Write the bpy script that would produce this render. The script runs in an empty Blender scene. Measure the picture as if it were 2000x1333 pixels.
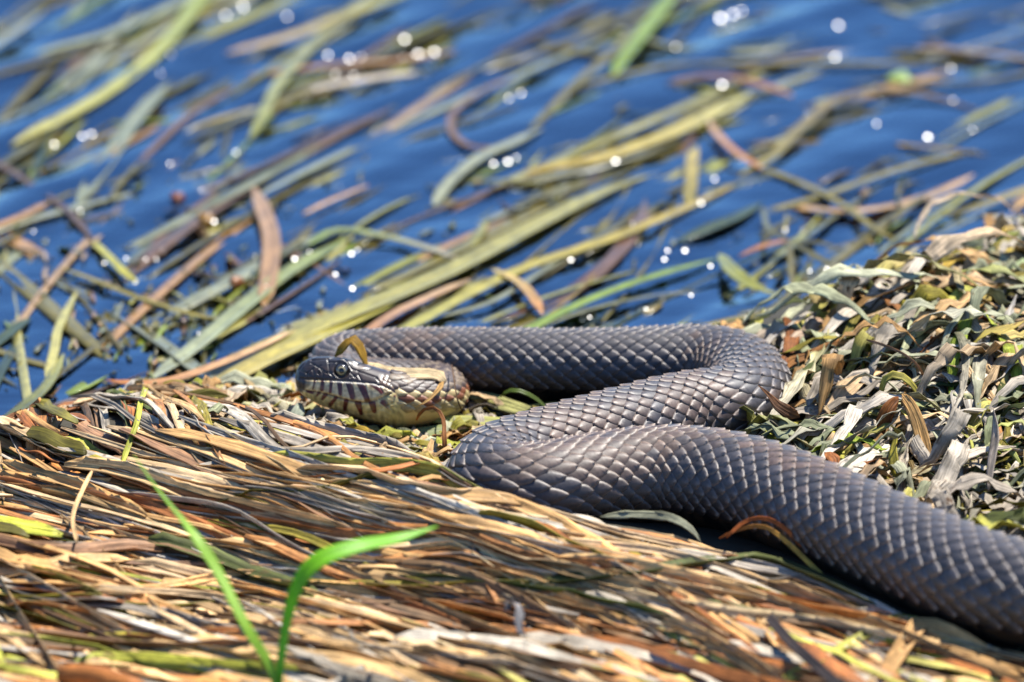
import bpy, math, random
import numpy as np
from mathutils import Vector
rng = np.random.default_rng(11)
random.seed(11)
scene = bpy.context.scene
C = scene.collection

# ------------------------------------------------------------------ camera, sky, sun, exposure
PITCH = math.radians(20.0)
DIST = 3.0                    # metres from the camera to the snake
LENS = 360.0
FPX = LENS / 36.0 * 2000.0    # focal length in photo pixels
K = DIST / FPX                # metres per photo pixel at the snake (0.15 mm)
FWD = np.array([0.0, math.cos(PITCH), -math.sin(PITCH)])
UP = np.array([0.0, math.sin(PITCH), math.cos(PITCH)])
RT = np.array([1.0, 0.0, 0.0])
CAM = -DIST * FWD + UP * (133.5 * K)

cam_data = bpy.data.cameras.new('camera')
cam = bpy.data.objects.new('camera', cam_data)
C.objects.link(cam)
cam.location = CAM
cam.rotation_euler = (math.pi / 2 - PITCH, 0, 0)
cam_data.lens = LENS
cam_data.sensor_width = 36.0
cam_data.clip_start = 0.05
cam_data.clip_end = 200.0
cam_data.dof.use_dof = True
cam_data.dof.focus_distance = DIST - 0.07
cam_data.dof.aperture_fstop = 10.5
cam_data.dof.aperture_blades = 0
scene.camera = cam

SUN = np.array([0.34, 0.34, 0.88]); SUN /= np.linalg.norm(SUN)
world = bpy.data.worlds.new('World'); scene.world = world; world.use_nodes = True
wn = world.node_tree.nodes; wl = world.node_tree.links
sky = wn.new('ShaderNodeTexSky'); sky.sky_type = 'NISHITA'; sky.sun_disc = False
sky.sun_elevation = math.asin(SUN[2]); sky.sun_rotation = math.atan2(SUN[0], SUN[1])
sky.air_density = 1.0; sky.dust_density = 0.0; sky.ozone_density = 10.0; sky.altitude = 800
wn['Background'].inputs['Strength'].default_value = 0.12
wl.new(sky.outputs[0], wn['Background'].inputs['Color'])

sl = bpy.data.lights.new('sun', 'SUN'); sl.energy = 5.0; sl.angle = math.radians(0.5); sl.color = (1.0, 0.95, 0.87)
so = bpy.data.objects.new('sun', sl); C.objects.link(so)
so.rotation_euler = Vector(SUN).to_track_quat('Z', 'Y').to_euler(); so.location = (0.5, 0.3, 2)

vs = scene.view_settings
vs.view_transform = 'Standard'; vs.look = 'None'; vs.gamma = 1.0; vs.use_curve_mapping = False; vs.exposure = 1.0
scene.render.engine = 'CYCLES'
scene.cycles.use_denoising = True
scene.cycles.max_bounces = 8; scene.cycles.transparent_max_bounces = 8
scene.cycles.sample_clamp_indirect = 4.0
scene.cycles.caustics_reflective = False; scene.cycles.caustics_refractive = False

# ------------------------------------------------------------------ geometry helpers
def lin(c, k=1.0):
    c = np.asarray(c, float) / 255.0
    return np.where(c <= 0.04045, c / 12.92, ((c + 0.055) / 1.055) ** 2.4) * k

def G(px, py, z):
    """photo pixel -> the world point at height z that it shows."""
    px = np.asarray(px, float); py = np.asarray(py, float); z = np.asarray(z, float)
    d = FWD + ((px - 1000.0) / FPX)[..., None] * RT - ((py - 666.5) / FPX)[..., None] * UP
    t = (z - CAM[2]) / d[..., 2]
    return CAM + t[..., None] * d

def project(P):
    v = np.asarray(P) - CAM
    w = v @ FWD
    return 1000 + FPX * (v @ RT) / w, 666.5 - FPX * (v @ UP) / w

def norm(v):
    return v / np.maximum(np.linalg.norm(v, axis=-1, keepdims=True), 1e-12)

def smooth(e0, e1, x):
    t = np.clip((x - e0) / (e1 - e0), 0, 1)
    return t * t * (3 - 2 * t)

def catmull(P, n):
    """n points, evenly spaced in arc length, of a Catmull-Rom curve through the rows of P (any number of columns)."""
    P = np.asarray(P, float)
    if len(P) == 2:
        t = np.linspace(0, 1, n)[:, None]
        return P[0] * (1 - t) + P[1] * t
    Q = np.vstack([2 * P[0] - P[1], P, 2 * P[-1] - P[-2]])
    out = []
    m = 24
    for i in range(len(P) - 1):
        p0, p1, p2, p3 = Q[i:i + 4]
        t = np.linspace(0, 1, m, endpoint=False)[:, None]
        out.append(0.5 * (2 * p1 + (p2 - p0) * t + (2 * p0 - 5 * p1 + 4 * p2 - p3) * t ** 2 + (3 * p1 - p0 - 3 * p2 + p3) * t ** 3))
    out = np.vstack(out + [P[-1:]])
    s = np.concatenate([[0], np.cumsum(np.linalg.norm(np.diff(out[:, :3], axis=0), axis=1))])
    u = np.linspace(0, s[-1], n)
    return np.stack([np.interp(u, s, out[:, k]) for k in range(P.shape[1])], axis=1)

_N = rng.normal(size=(40, 3)); _Ph = rng.uniform(0, 6.28, 40)
def wobble(x, y, scale, seed=0, octs=8):
    """cheap smooth noise of about unit size; scale is a wavelength in metres"""
    r = np.zeros(np.broadcast(x, y).shape)
    for i in range(octs):
        k = (i * 7 + seed * 5) % 40
        a = _Ph[k] * 3.1
        f = 6.283 / scale * (0.6 + 0.9 * ((i * 0.37 + seed * 0.13) % 1))
        r = r + np.sin(f * (np.cos(a) * x + np.sin(a) * y) + _Ph[(k + 3) % 40])
    return r / math.sqrt(octs / 2)

# ------------------------------------------------------------------ object helpers
def make_mesh(name, V, F, mat, col=None, st=None, smooth_shade=True):
    me = bpy.data.meshes.new(name)
    V = np.asarray(V, np.float32); F = np.asarray(F, np.int32)
    me.vertices.add(len(V)); me.vertices.foreach_set('co', V.ravel())
    k = F.shape[1]
    me.loops.add(F.size); me.loops.foreach_set('vertex_index', F.ravel())
    me.polygons.add(len(F))
    me.polygons.foreach_set('loop_start', np.arange(0, F.size, k, dtype=np.int32))
    me.polygons.foreach_set('loop_total', np.full(len(F), k, np.int32))
    if smooth_shade:
        me.polygons.foreach_set('use_smooth', np.ones(len(F), bool))
    if col is not None:
        a = me.attributes.new('Col', 'FLOAT_COLOR', 'POINT')
        c = np.ones((len(V), 4), np.float32); c[:, :3] = col
        a.data.foreach_set('color', c.ravel())
    if st is not None:
        a = me.attributes.new('st', 'FLOAT_VECTOR', 'POINT')
        a.data.foreach_set('vector', np.asarray(st, np.float32).ravel())
    me.update(calc_edges=True)
    me.materials.append(mat)
    return me

def put(name, me, parent=None, label=None, cat=None, group=None, kind=None):
    o = bpy.data.objects.new(name, me); C.objects.link(o)
    if parent is not None: o.parent = parent
    if label: o['label'] = label
    if cat: o['category'] = cat
    if group: o['group'] = group
    if kind: o['kind'] = kind
    return o

def ribbon(P, W, N, fold=0.3, thick=0.00025, ruffle=0.0, rwave=0.012, col=(0.3, 0.3, 0.1), col2=None, edge=None, m=5, seed=0.0):
    """A blade or leaf: centre line P, half widths W, face normals N; a closed thin solid with a V or U section and ruffled edges."""
    n = len(P)
    T = norm(np.gradient(P, axis=0))
    N = np.broadcast_to(N, P.shape)
    B = norm(np.cross(T, N)); N = norm(np.cross(B, T))
    b = np.linspace(-1, 1, m)
    s = np.concatenate([[0], np.cumsum(np.linalg.norm(np.diff(P, axis=0), axis=1))])
    fold = np.broadcast_to(fold, (n,))
    h = fold[:, None] * W[:, None] * (np.abs(b) ** 1.5)[None, :]
    if ruffle:
        ph = seed * 7.0
        h = h + ruffle * W[:, None] * np.abs(b)[None, :] ** 1.5 * (np.sin(6.283 * s[:, None] / rwave + ph + 2.0 * np.sign(b)[None, :])
             + 0.6 * np.sin(6.283 * s[:, None] / (rwave * 0.43) + 2 * ph + 1.2 * np.sign(b)[None, :]))
    top = P[:, None, :] + B[:, None, :] * (W[:, None] * b[None, :])[..., None] + N[:, None, :] * h[..., None]
    bot = top[:, ::-1, :] - N[:, None, :] * thick
    L = np.concatenate([top, bot], axis=1)
    M = 2 * m
    V = L.reshape(-1, 3)
    i = np.arange(n - 1)[:, None] * M; j = np.arange(M)[None, :]; j2 = (j + 1) % M
    F = np.stack([i + j, i + j2, i + M + j2, i + M + j], axis=-1).reshape(-1, 4)
    caps = []
    for base in (0, (n - 1) * M):
        for q in range(m - 1):
            f = [base + q, base + q + 1, base + M - 2 - q, base + M - 1 - q]
            caps.append(f[::-1] if base == 0 else f)
    F = np.vstack([F, np.array(caps)])
    col = np.asarray(col, float)
    cc = np.broadcast_to(col, (n, 3)) if col.ndim == 1 else col
    if col2 is not None:
        t = np.linspace(0, 1, n)[:, None]
        cc = cc * (1 - t) + np.asarray(col2, float) * t
    cL = np.repeat(cc[:, None, :], M, axis=1).copy()
    if edge is not None:
        bb = np.concatenate([b, b[::-1]])
        e = (np.abs(bb) ** 3)[None, :, None] * 0.7
        cL = cL * (1 - e) + np.asarray(edge, float) * e
    st = np.zeros((n, M, 3))
    st[..., 0] = np.concatenate([b, b[::-1]])[None, :] * W[:, None]
    st[..., 1] = s[:, None]; st[..., 2] = seed
    return V, F, cL.reshape(-1, 3), st.reshape(-1, 3)

def join(geos):
    V, F, Cc, S = [], [], [], []
    o = 0
    for v, f, c, s in geos:
        V.append(v); F.append(f + o); Cc.append(c); S.append(s); o += len(v)
    return np.vstack(V), np.vstack(F), np.vstack(Cc), np.vstack(S)

def taper(n, w, head=0.25, tail=0.35, tip=0.06):
    t = np.linspace(0, 1, n)
    return w * np.clip(np.minimum(tip + (t / head) ** 0.8, tip + ((1 - t) / tail) ** 0.75), 0, 1)

# ------------------------------------------------------------------ materials
def new_mat(name):
    m = bpy.data.materials.new(name); m.use_nodes = True
    nt = m.node_tree
    for nd in list(nt.nodes): nt.nodes.remove(nd)
    out = nt.nodes.new('ShaderNodeOutputMaterial')
    return m, nt, out

def leaf_material(name, rough=0.55, transl=0.3, spec=0.35, streak=0.45, bump=0.25, spots=0.3, wet=0.0):
    m, nt, out = new_mat(name)
    N = nt.nodes.new; L = nt.links.new
    at = N('ShaderNodeAttribute'); at.attribute_name = 'Col'
    st = N('ShaderNodeAttribute'); st.attribute_name = 'st'
    mp = N('ShaderNodeVectorMath'); mp.operation = 'MULTIPLY'; mp.inputs[1].default_value = (2600, 90, 37.7)
    L(st.outputs['Vector'], mp.inputs[0])
    fib = N('ShaderNodeTexNoise'); fib.inputs['Scale'].default_value = 1.0; fib.inputs['Detail'].default_value = 3.0
    L(mp.outputs[0], fib.inputs['Vector'])
    mp2 = N('ShaderNodeVectorMath'); mp2.operation = 'MULTIPLY'; mp2.inputs[1].default_value = (260, 130, 11.3)
    L(st.outputs['Vector'], mp2.inputs[0])
    blot = N('ShaderNodeTexNoise'); blot.inputs['Scale'].default_value = 1.0; blot.inputs['Detail'].default_value = 4.0; blot.inputs['Roughness'].default_value = 0.65
    L(mp2.outputs[0], blot.inputs['Vector'])
    r1 = N('ShaderNodeMapRange'); r1.inputs[1].default_value = 0.3; r1.inputs[2].default_value = 0.7
    r1.inputs[3].default_value = 1 - streak; r1.inputs[4].default_value = 1 + streak * 0.7
    L(fib.outputs['Fac'], r1.inputs[0])
    r2 = N('ShaderNodeMapRange'); r2.inputs[1].default_value = 0.35; r2.inputs[2].default_value = 0.65
    r2.inputs[3].default_value = 1 - spots; r2.inputs[4].default_value = 1 + spots * 0.6
    L(blot.outputs['Fac'], r2.inputs[0])
    mu = N('ShaderNodeMath'); mu.operation = 'MULTIPLY'; L(r1.outputs[0], mu.inputs[0]); L(r2.outputs[0], mu.inputs[1])
    cm = N('ShaderNodeVectorMath'); cm.operation = 'SCALE'; L(at.outputs['Color'], cm.inputs[0]); L(mu.outputs[0], cm.inputs['Scale'])
    # brown blemishes
    thr = N('ShaderNodeMapRange'); thr.inputs[1].default_value = 0.62; thr.inputs[2].default_value = 0.72; thr.inputs[3].default_value = 0; thr.inputs[4].default_value = 0.7 * spots / 0.3
    L(blot.outputs['Fac'], thr.inputs[0])
    mx = N('ShaderNodeMix'); mx.data_type = 'RGBA'; mx.inputs[7].default_value = (0.10, 0.045, 0.015, 1)
    L(thr.outputs[0], mx.inputs[0]); L(cm.outputs[0], mx.inputs[6])
    bp = N('ShaderNodeBump'); bp.inputs['Strength'].default_value = bump; bp.inputs['Distance'].default_value = 0.0004
    L(fib.outputs['Fac'], bp.inputs['Height'])
    pr = N('ShaderNodeBsdfPrincipled'); pr.inputs['Roughness'].default_value = rough
    pr.inputs['Specular IOR Level'].default_value = spec
    if wet: pr.inputs['Coat Weight'].default_value = wet; pr.inputs['Coat Roughness'].default_value = 0.12
    L(mx.outputs[2], pr.inputs['Base Color']); L(bp.outputs[0], pr.inputs['Normal'])
    tr = N('ShaderNodeBsdfTranslucent'); L(mx.outputs[2], tr.inputs['Color']); L(bp.outputs[0], tr.inputs['Normal'])
    ms = N('ShaderNodeMixShader'); ms.inputs[0].default_value = transl
    L(pr.outputs[0], ms.inputs[1]); L(tr.outputs[0], ms.inputs[2]); L(ms.outputs[0], out.inputs[0])
    return m

M_straw = leaf_material('dry_straw', 0.6, 0.12, 0.25, 0.55, 0.5, 0.35)
M_leaf = leaf_material('withered_leaf', 0.65, 0.25, 0.2, 0.5, 0.9, 0.45)
M_weed = leaf_material('wet_weed', 0.3, 0.3, 0.5, 0.3, 0.25, 0.3, wet=0.35)
M_grass = leaf_material('fresh_grass', 0.45, 0.45, 0.35, 0.2, 0.25, 0.1)

def skin_material():
    m, nt, out = new_mat('snake_skin')
    N = nt.nodes.new; L = nt.links.new
    at = N('ShaderNodeAttribute'); at.attribute_name = 'Col'
    tc = N('ShaderNodeTexCoord')
    no = N('ShaderNodeTexNoise'); no.inputs['Scale'].default_value = 900; no.inputs['Detail'].default_value = 4
    L(tc.outputs['Object'], no.inputs['Vector'])
    r = N('ShaderNodeMapRange'); r.inputs[1].default_value = 0.3; r.inputs[2].default_value = 0.7; r.inputs[3].default_value = 0.7; r.inputs[4].default_value = 1.3
    L(no.outputs['Fac'], r.inputs[0])
    cm = N('ShaderNodeVectorMath'); cm.operation = 'SCALE'; L(at.outputs['Color'], cm.inputs[0]); L(r.outputs[0], cm.inputs['Scale'])
    bp = N('ShaderNodeBump'); bp.inputs['Strength'].default_value = 0.25; bp.inputs['Distance'].default_value = 0.0002
    L(no.outputs['Fac'], bp.inputs['Height'])
    rr = N('ShaderNodeMapRange'); rr.inputs[3].default_value = 0.38; rr.inputs[4].default_value = 0.62
    L(no.outputs['Fac'], rr.inputs[0])
    pr = N('ShaderNodeBsdfPrincipled'); pr.inputs['Specular IOR Level'].default_value = 0.5
    L(rr.outputs[0], pr.inputs['Roughness'])
    L(cm.outputs[0], pr.inputs['Base Color']); L(bp.outputs[0], pr.inputs['Normal']); L(pr.outputs[0], out.inputs[0])
    return m
M_skin = skin_material()

def plain_material(name, col, rough=0.5, spec=0.5, use_attr=False, coat=0.0):
    m, nt, out = new_mat(name)
    pr = nt.nodes.new('ShaderNodeBsdfPrincipled')
    pr.inputs['Roughness'].default_value = rough; pr.inputs['Specular IOR Level'].default_value = spec
    pr.inputs['Coat Weight'].default_value = coat; pr.inputs['Coat Roughness'].default_value = 0.03
    pr.inputs['Base Color'].default_value = (*col, 1)
    if use_attr:
        at = nt.nodes.new('ShaderNodeAttribute'); at.attribute_name = 'Col'
        nt.links.new(at.outputs['Color'], pr.inputs['Base Color'])
    nt.links.new(pr.outputs[0], out.inputs[0])
    return m
M_eye = plain_material('eye', (0.1, 0.1, 0.1), 0.12, 0.6, True, 0.6)
M_pupil = plain_material('pupil', (0.002, 0.002, 0.002), 0.06, 0.5, False, 0.5)
M_head = plain_material('head_skin', (0.1, 0.1, 0.1), 0.33, 0.5, True, 0.15)

def water_material():
    m, nt, out = new_mat('lake_water')
    N = nt.nodes.new; L = nt.links.new
    tc = N('ShaderNodeTexCoord')
    mp = N('ShaderNodeMapping'); mp.inputs['Rotation'].default_value = (0, 0, math.radians(-57)); mp.inputs['Scale'].default_value = (16, 70, 60)
    L(tc.outputs['Object'], mp.inputs['Vector'])
    n1 = N('ShaderNodeTexNoise'); n1.inputs['Scale'].default_value = 1.0; n1.inputs['Detail'].default_value = 3.0
    L(mp.outputs[0], n1.inputs['Vector'])
    bp = N('ShaderNodeBump'); bp.inputs['Strength'].default_value = 0.35; bp.inputs['Distance'].default_value = 0.002
    L(n1.outputs['Fac'], bp.inputs['Height'])
    fr = N('ShaderNodeFresnel'); fr.inputs['IOR'].default_value = 2.7; L(bp.outputs[0], fr.inputs['Normal'])
    gl = N('ShaderNodeBsdfGlossy'); gl.inputs['Roughness'].default_value = 0.04; gl.inputs['Color'].default_value = (0.68, 0.86, 1, 1)
    L(bp.outputs[0], gl.inputs['Normal'])
    tr = N('ShaderNodeBsdfTransparent'); tr.inputs['Color'].default_value = (0.45, 0.66, 0.95, 1)
    ms = N('ShaderNodeMixShader'); L(fr.outputs[0], ms.inputs[0]); L(tr.outputs[0], ms.inputs[1]); L(gl.outputs[0], ms.inputs[2])
    L(ms.outputs[0], out.inputs[0])
    return m

def soil_material(name, c1, c2, rough=0.9):
    m, nt, out = new_mat(name)
    N = nt.nodes.new; L = nt.links.new
    tc = N('ShaderNodeTexCoord')
    no = N('ShaderNodeTexNoise'); no.inputs['Scale'].default_value = 120; no.inputs['Detail'].default_value = 6
    L(tc.outputs['Object'], no.inputs['Vector'])
    mx = N('ShaderNodeMix'); mx.data_type = 'RGBA'; mx.inputs[6].default_value = (*c1, 1); mx.inputs[7].default_value = (*c2, 1)
    L(no.outputs['Fac'], mx.inputs[0])
    bp = N('ShaderNodeBump'); bp.inputs['Strength'].default_value = 0.6; bp.inputs['Distance'].default_value = 0.002
    L(no.outputs['Fac'], bp.inputs['Height'])
    pr = N('ShaderNodeBsdfPrincipled'); pr.inputs['Roughness'].default_value = rough
    L(mx.outputs[2], pr.inputs['Base Color']); L(bp.outputs[0], pr.inputs['Normal']); L(pr.outputs[0], out.inputs[0])
    return m

# ------------------------------------------------------------------ the ground and the water
ZW = -0.005
shore_px = np.array([(-900, 960), (-100, 905), (60, 880), (230, 800), (300, 775), (450, 775), (600, 765), (900, 725), (1300, 720), (1470, 695),
                     (1600, 640), (1720, 590), (1850, 530), (2000, 485), (2200, 440), (3000, 300)], float)
shoreW = G(shore_px[:, 0], shore_px[:, 1], np.full(len(shore_px), ZW))
_gc = {}
def gauss(x, y, px, py, sx, sy, rot=0.0):
    c = _gc.get((px, py))
    if c is None: c = _gc[(px, py)] = G(px, py, 0.0)
    dx, dy = x - c[0], y - c[1]
    a = math.radians(rot)
    u = dx * math.cos(a) + dy * math.sin(a); v = -dx * math.sin(a) + dy * math.cos(a)
    return np.exp(-0.5 * ((u / sx) ** 2 + (v / sy) ** 2))
NEAR0, NEAR1 = G(1000, 1010, 0.0)[1], G(1000, 1200, 0.0)[1]
def H(x, y):
    """height of the bank; the snake's coils lie on its level middle"""
    d = np.interp(x, shoreW[:, 0], shoreW[:, 1]) - y
    h = -0.045 + 0.045 * smooth(-0.05, 0.012, d)
    h = h + 0.011 * gauss(x, y, 330, 930, 0.045, 0.030, -20)
    h = h + 0.012 * gauss(x, y, 640, 1030, 0.06, 0.022, -25)
    h = h + 0.008 * gauss(x, y, 1010, 1110, 0.05, 0.020, -25)
    h = h + 0.020 * gauss(x, y, 1980, 790, 0.055, 0.07)
    h = h + 0.006 * gauss(x, y, 1750, 700, 0.03, 0.05)
    near = smooth(NEAR0, NEAR1, y)
    u = 0.55 * x + 0.83 * y       # across the lie of the straw
    h = h + near * (0.0032 * np.sin(u * 95 + 1.0 + 0.8 * wobble(x, y, 0.12, 2)) + 0.002 * wobble(x, y, 0.10, 5))
    return h

def on_ground(px, py, lift=0.0):
    z = np.zeros_like(np.asarray(px, float))
    for _ in range(4):
        P = G(px, py, z)
        z = 0.3 * z + 0.7 * (H(P[..., 0], P[..., 1]) + lift)
    return G(px, py, z)

def grid_mesh(name, x0, x1, y0, y1, nx, ny, zf, mat):
    x = np.linspace(x0, x1, nx); y = np.linspace(y0, y1, ny)
    X, Y = np.meshgrid(x, y)
    V = np.stack([X, Y, zf(X, Y)], -1).reshape(-1, 3)
    i = np.arange(ny - 1)[:, None] * nx + np.arange(nx - 1)[None, :]
    F = np.stack([i, i + 1, i + nx + 1, i + nx], -1).reshape(-1, 4)
    return make_mesh(name, V, F, mat)

def water_z(x, y):
    a = 0.84 * x - 0.54 * y; b = 0.54 * x + 0.84 * y
    fade = np.exp(-((x / 1.2) ** 2 + ((y - 0.3) / 1.2) ** 2))
    return ZW + fade * (0.0006 * wobble(a * 1.0, b * 0.3, 0.055, 3) + 0.00022 * wobble(a, b * 0.4, 0.021, 6, 14))

M_water = water_material()
M_bed = soil_material('lake_bed_silt', (0.006, 0.030, 0.10), (0.010, 0.045, 0.13))
M_soil = soil_material('bank_soil', (0.020, 0.017, 0.010), (0.05, 0.042, 0.024))
put('bank', grid_mesh('bank', -0.9, 0.9, -0.9, 0.75, 320, 300, H, M_soil), kind='structure')
put('lake_bed', grid_mesh('lake_bed', -40, 40, -2, 90, 2, 2, lambda x, y: np.full(x.shape, -0.06), M_bed), kind='structure')
def water_mesh():
    dense = np.linspace(-0.7, 0.7, 420)
    far = 0.7 * np.geomspace(1.02, 60, 26)
    ax = np.concatenate([-far[::-1], dense, far])
    X, Y = np.meshgrid(ax, ax + 0.35)
    n = len(ax)
    V = np.stack([X, Y, water_z(X, Y)], -1).reshape(-1, 3)
    i = np.arange(n - 1)[:, None] * n + np.arange(n - 1)[None, :]
    return make_mesh('water', V, np.stack([i, i + 1, i + n + 1, i + n], -1).reshape(-1, 4), M_water)
put('water', water_mesh(), kind='structure')

# ------------------------------------------------------------------ the snake
MM = 0.001
def zp(x, y):          # a point of the enlarged view of the head -> photo pixel
    return 540 + 0.21 * x, 620 + 0.21 * y

# axis of the body: photo x, photo y, height of the axis (mm), radius (mm)
axis = np.array([
    (750, 776.5, 11.4, 8.7), (770, 781.5, 10.7, 8.55), (790, 786, 10.0, 8.1), (828, 784, 9.5, 7.5), (856, 778, 9.0, 7.4), (864, 767, 8.5, 7.4), (850, 758, 8.0, 7.4), (810, 754, 7.6, 7.5),
    (740, 753, 7.6, 7.7), (690, 748, 7.8, 7.9), (664, 735, 8.2, 8.3), (660, 720, 8.8, 8.7), (685, 710, 9.2, 9.2), (760, 708, 9.8, 9.7),
    (880, 710, 10.4, 10.3), (1000, 714, 10.8, 10.7), (1120, 717, 11.0, 11.0), (1240, 717, 11.3, 11.3), (1350, 714, 11.6, 11.6),
    (1412, 721, 11.9, 11.9), (1452, 740, 12.2, 12.2), (1466, 768, 12.5, 12.5), (1448, 793, 12.8, 12.7), (1410, 806, 13.0, 12.9),
    (1330, 819, 13.2, 13.1), (1231, 845, 13.4, 13.3), (1130, 873, 13.5, 13.5), (1050, 896, 13.6, 13.5), (992, 915, 13.7, 13.6),
    (968, 938, 13.8, 13.7), (992, 959, 13.9, 13.8), (1060, 962, 14.0, 13.9), (1130, 952, 14.1, 14.0), (1210, 939, 14.2, 14.1), (1300, 932, 14.3, 14.3),
    (1400, 941, 14.4, 14.4), (1500, 967, 14.5, 14.5), (1600, 1007, 14.6, 14.6), (1700, 1053, 14.7, 14.7), (1800, 1098, 14.8, 14.8), (1900, 1138, 14.9, 14.9),
    (2000, 1166, 15.0, 15.0), (2140, 1190, 14.8, 14.8), (2300, 1190, 14.2, 14.2), (2440, 1170, 13.5, 13.5)], float)
AX = np.hstack([G(axis[:, 0], axis[:, 1], axis[:, 2] * MM), axis[:, 3:4] * MM])
NB = 1500
AXD = catmull(AX, NB)
BC, BR = AXD[:, :3], AXD[:, 3]
BS = np.concatenate([[0], np.cumsum(np.linalg.norm(np.diff(BC, axis=0), axis=1))])
BT = norm(np.gradient(BC, axis=0))
S790 = float(BS[np.argmin(np.abs(BC[:400, 0] - (BC[0, 0] + 40 * K)) + 10 * (np.arange(400) > 60))])
wz = smooth(S790, S790 + 0.035, BS)[:, None]
upv = norm(UP * (1 - wz) + np.array([0, 0, 1.0]) * wz)
BLt = norm(np.cross(BT, upv)); BU = norm(np.cross(BLt, BT))       # side vector and up vector of every ring

def surf(s, th, h):
    """point of the body at arc length s, angle th from the back line, height h above the skin"""
    ip = lambda A: np.stack([np.interp(s, BS, A[:, k]) for k in range(3)], -1)
    c, u, l = ip(BC), ip(BU), ip(BLt)
    r = np.interp(s, BS, BR)
    cs, sn = np.cos(th), np.sin(th)
    rad = r * (1.0 - 0.07 * smooth(0.2, -1.0, cs)) + h           # belly a little flat
    return c + u * (rad * cs)[..., None] + l * (rad * sn * 1.03)[..., None]

# --- head: lofted rings in planes across its length; HX, HY are side-view coordinates (photo pixels at the head)
HO = G(700, 765, 0.013)
NV = -FWD
def headpt(X, Y, lat):
    return HO + ((X - 700) * K)[..., None] * RT + ((765 - Y) * K)[..., None] * UP + (lat * K)[..., None] * NV

topP = np.array([(577, 740), (578, 731), (580, 724), (585, 715), (592, 708), (603, 702), (618, 697.5), (641, 697), (666, 699), (690, 704), (712, 711), (740, 719), (770, 726), (790, 731)], float)
botP = np.array([(577, 740), (578, 748), (580, 756), (584, 765), (597, 775), (613, 785), (635, 795), (666, 806), (697, 816), (729, 827), (760, 836), (790, 840)], float)
widP = np.array([(577, 0), (578, 9), (580, 14), (585, 20), (595, 26), (610, 31), (630, 37), (655, 44), (680, 50), (710, 58), (740, 64), (762, 64), (780, 58), (790, 54)], float)
midP = np.array([(577, 740), (590, 745), (620, 753), (660, 768), (700, 781), (740, 786), (770, 787), (790, 786)], float)
lipT = np.array([zp(*p) for p in [(180, 560), (300, 576), (360, 578), (550, 586), (750, 600), (900, 612), (1000, 640), (1080, 685), (1150, 740), (1300, 820)]])
mouth = np.array([zp(*p) for p in [(180, 668), (215, 676), (300, 688), (400, 700), (500, 722), (600, 752), (700, 780), (800, 793), (880, 786), (960, 757), (1080, 700), (1300, 690)]])

NR, NP = 230, 260
tX = np.linspace(0, 1, NR)
RX = 577 + (790 - 577) * (0.55 * tX ** 1.15 + 0.45 * tX ** 2.6 + 0.0)
RX = 577.05 + (790 - 577.05) * np.sort(np.concatenate([np.linspace(0, 1, NR - 40), np.geomspace(1e-3, 0.10, 40)]))
ph = np.linspace(0, 2 * np.pi, NP, endpoint=False)
XX = np.repeat(RX[:, None], NP, 1)
Yt = np.interp(RX, *topP.T)[:, None]; Yb = np.interp(RX, *botP.T)[:, None]; Wd = np.interp(RX, *widP.T)[:, None]; Ym = np.interp(RX, *midP.T)[:, None]
e = smooth(750, 790, RX)[:, None]
nt_, nb_ = 2.7 * (1 - e) + 2.0 * e, 2.15 * (1 - e) + 2.0 * e
cs, sn = np.cos(ph)[None, :], np.sin(ph)[None, :]
nn = np.where(cs > 0, nt_, nb_)
cY = np.sign(cs) * np.abs(cs) ** (2 / nn); cW = np.sign(sn) * np.abs(sn) ** (2 / nn)
YY = np.where(cs > 0, Ym - (Ym - Yt) * cY, Ym - (Yb - Ym) * cY)
# the lateral offset narrows towards the crown
LL = Wd * cW * (1 - 0.16 * smooth(0.2, 0.9, cs) * (1 - e))

def seg_dist(X, Y, pts):
    d = np.full(X.shape, 1e9)
    for (x0, y0), (x1, y1) in zip(pts[:-1], pts[1:]):
        vx, vy = x1 - x0, y1 - y0
        t = np.clip(((X - x0) * vx + (Y - y0) * vy) / (vx * vx + vy * vy + 1e-9), 0, 1)
        d = np.minimum(d, np.hypot(X - x0 - t * vx, Y - y0 - t * vy))
    return d

LT = np.interp(XX, *lipT.T); MO = np.interp(XX, *mouth.T)
side = smooth(0.15, 0.5, np.abs(cW))
D = np.zeros(XX.shape)                         # relief in photo pixels (0.15 mm)
eyeX, eyeY, eyeR = 668.0, 724.5, 13.0
de = np.hypot(XX - eyeX, (YY - eyeY))
D += 3.0 * np.exp(-((XX - 668) / 26) ** 2 - ((YY - 707) / 6) ** 2) * side           # brow
D -= 4.5 * smooth(eyeR + 3.5, eyeR - 2, de) * side
D += 1.1 * np.exp(-((de - eyeR - 4.5) / 2.0) ** 2) * side
D += 2.6 * smooth(0, 5, YY - LT) * smooth(0, 5, MO - YY) * side * smooth(790, 765, XX)  # upper lip stands proud
D -= 3.2 * np.exp(-((YY - MO) / 1.9) ** 2) * side * smooth(772, 760, XX)             # mouth line
D -= 2.2 * np.exp(-((YY - LT) / 1.8) ** 2) * side * smooth(775, 760, XX) * smooth(585, 592, XX)
nos = np.hypot(XX - 624, YY - 728.5)
D -= 3.5 * smooth(4.5, 1.5, nos) * side
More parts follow.
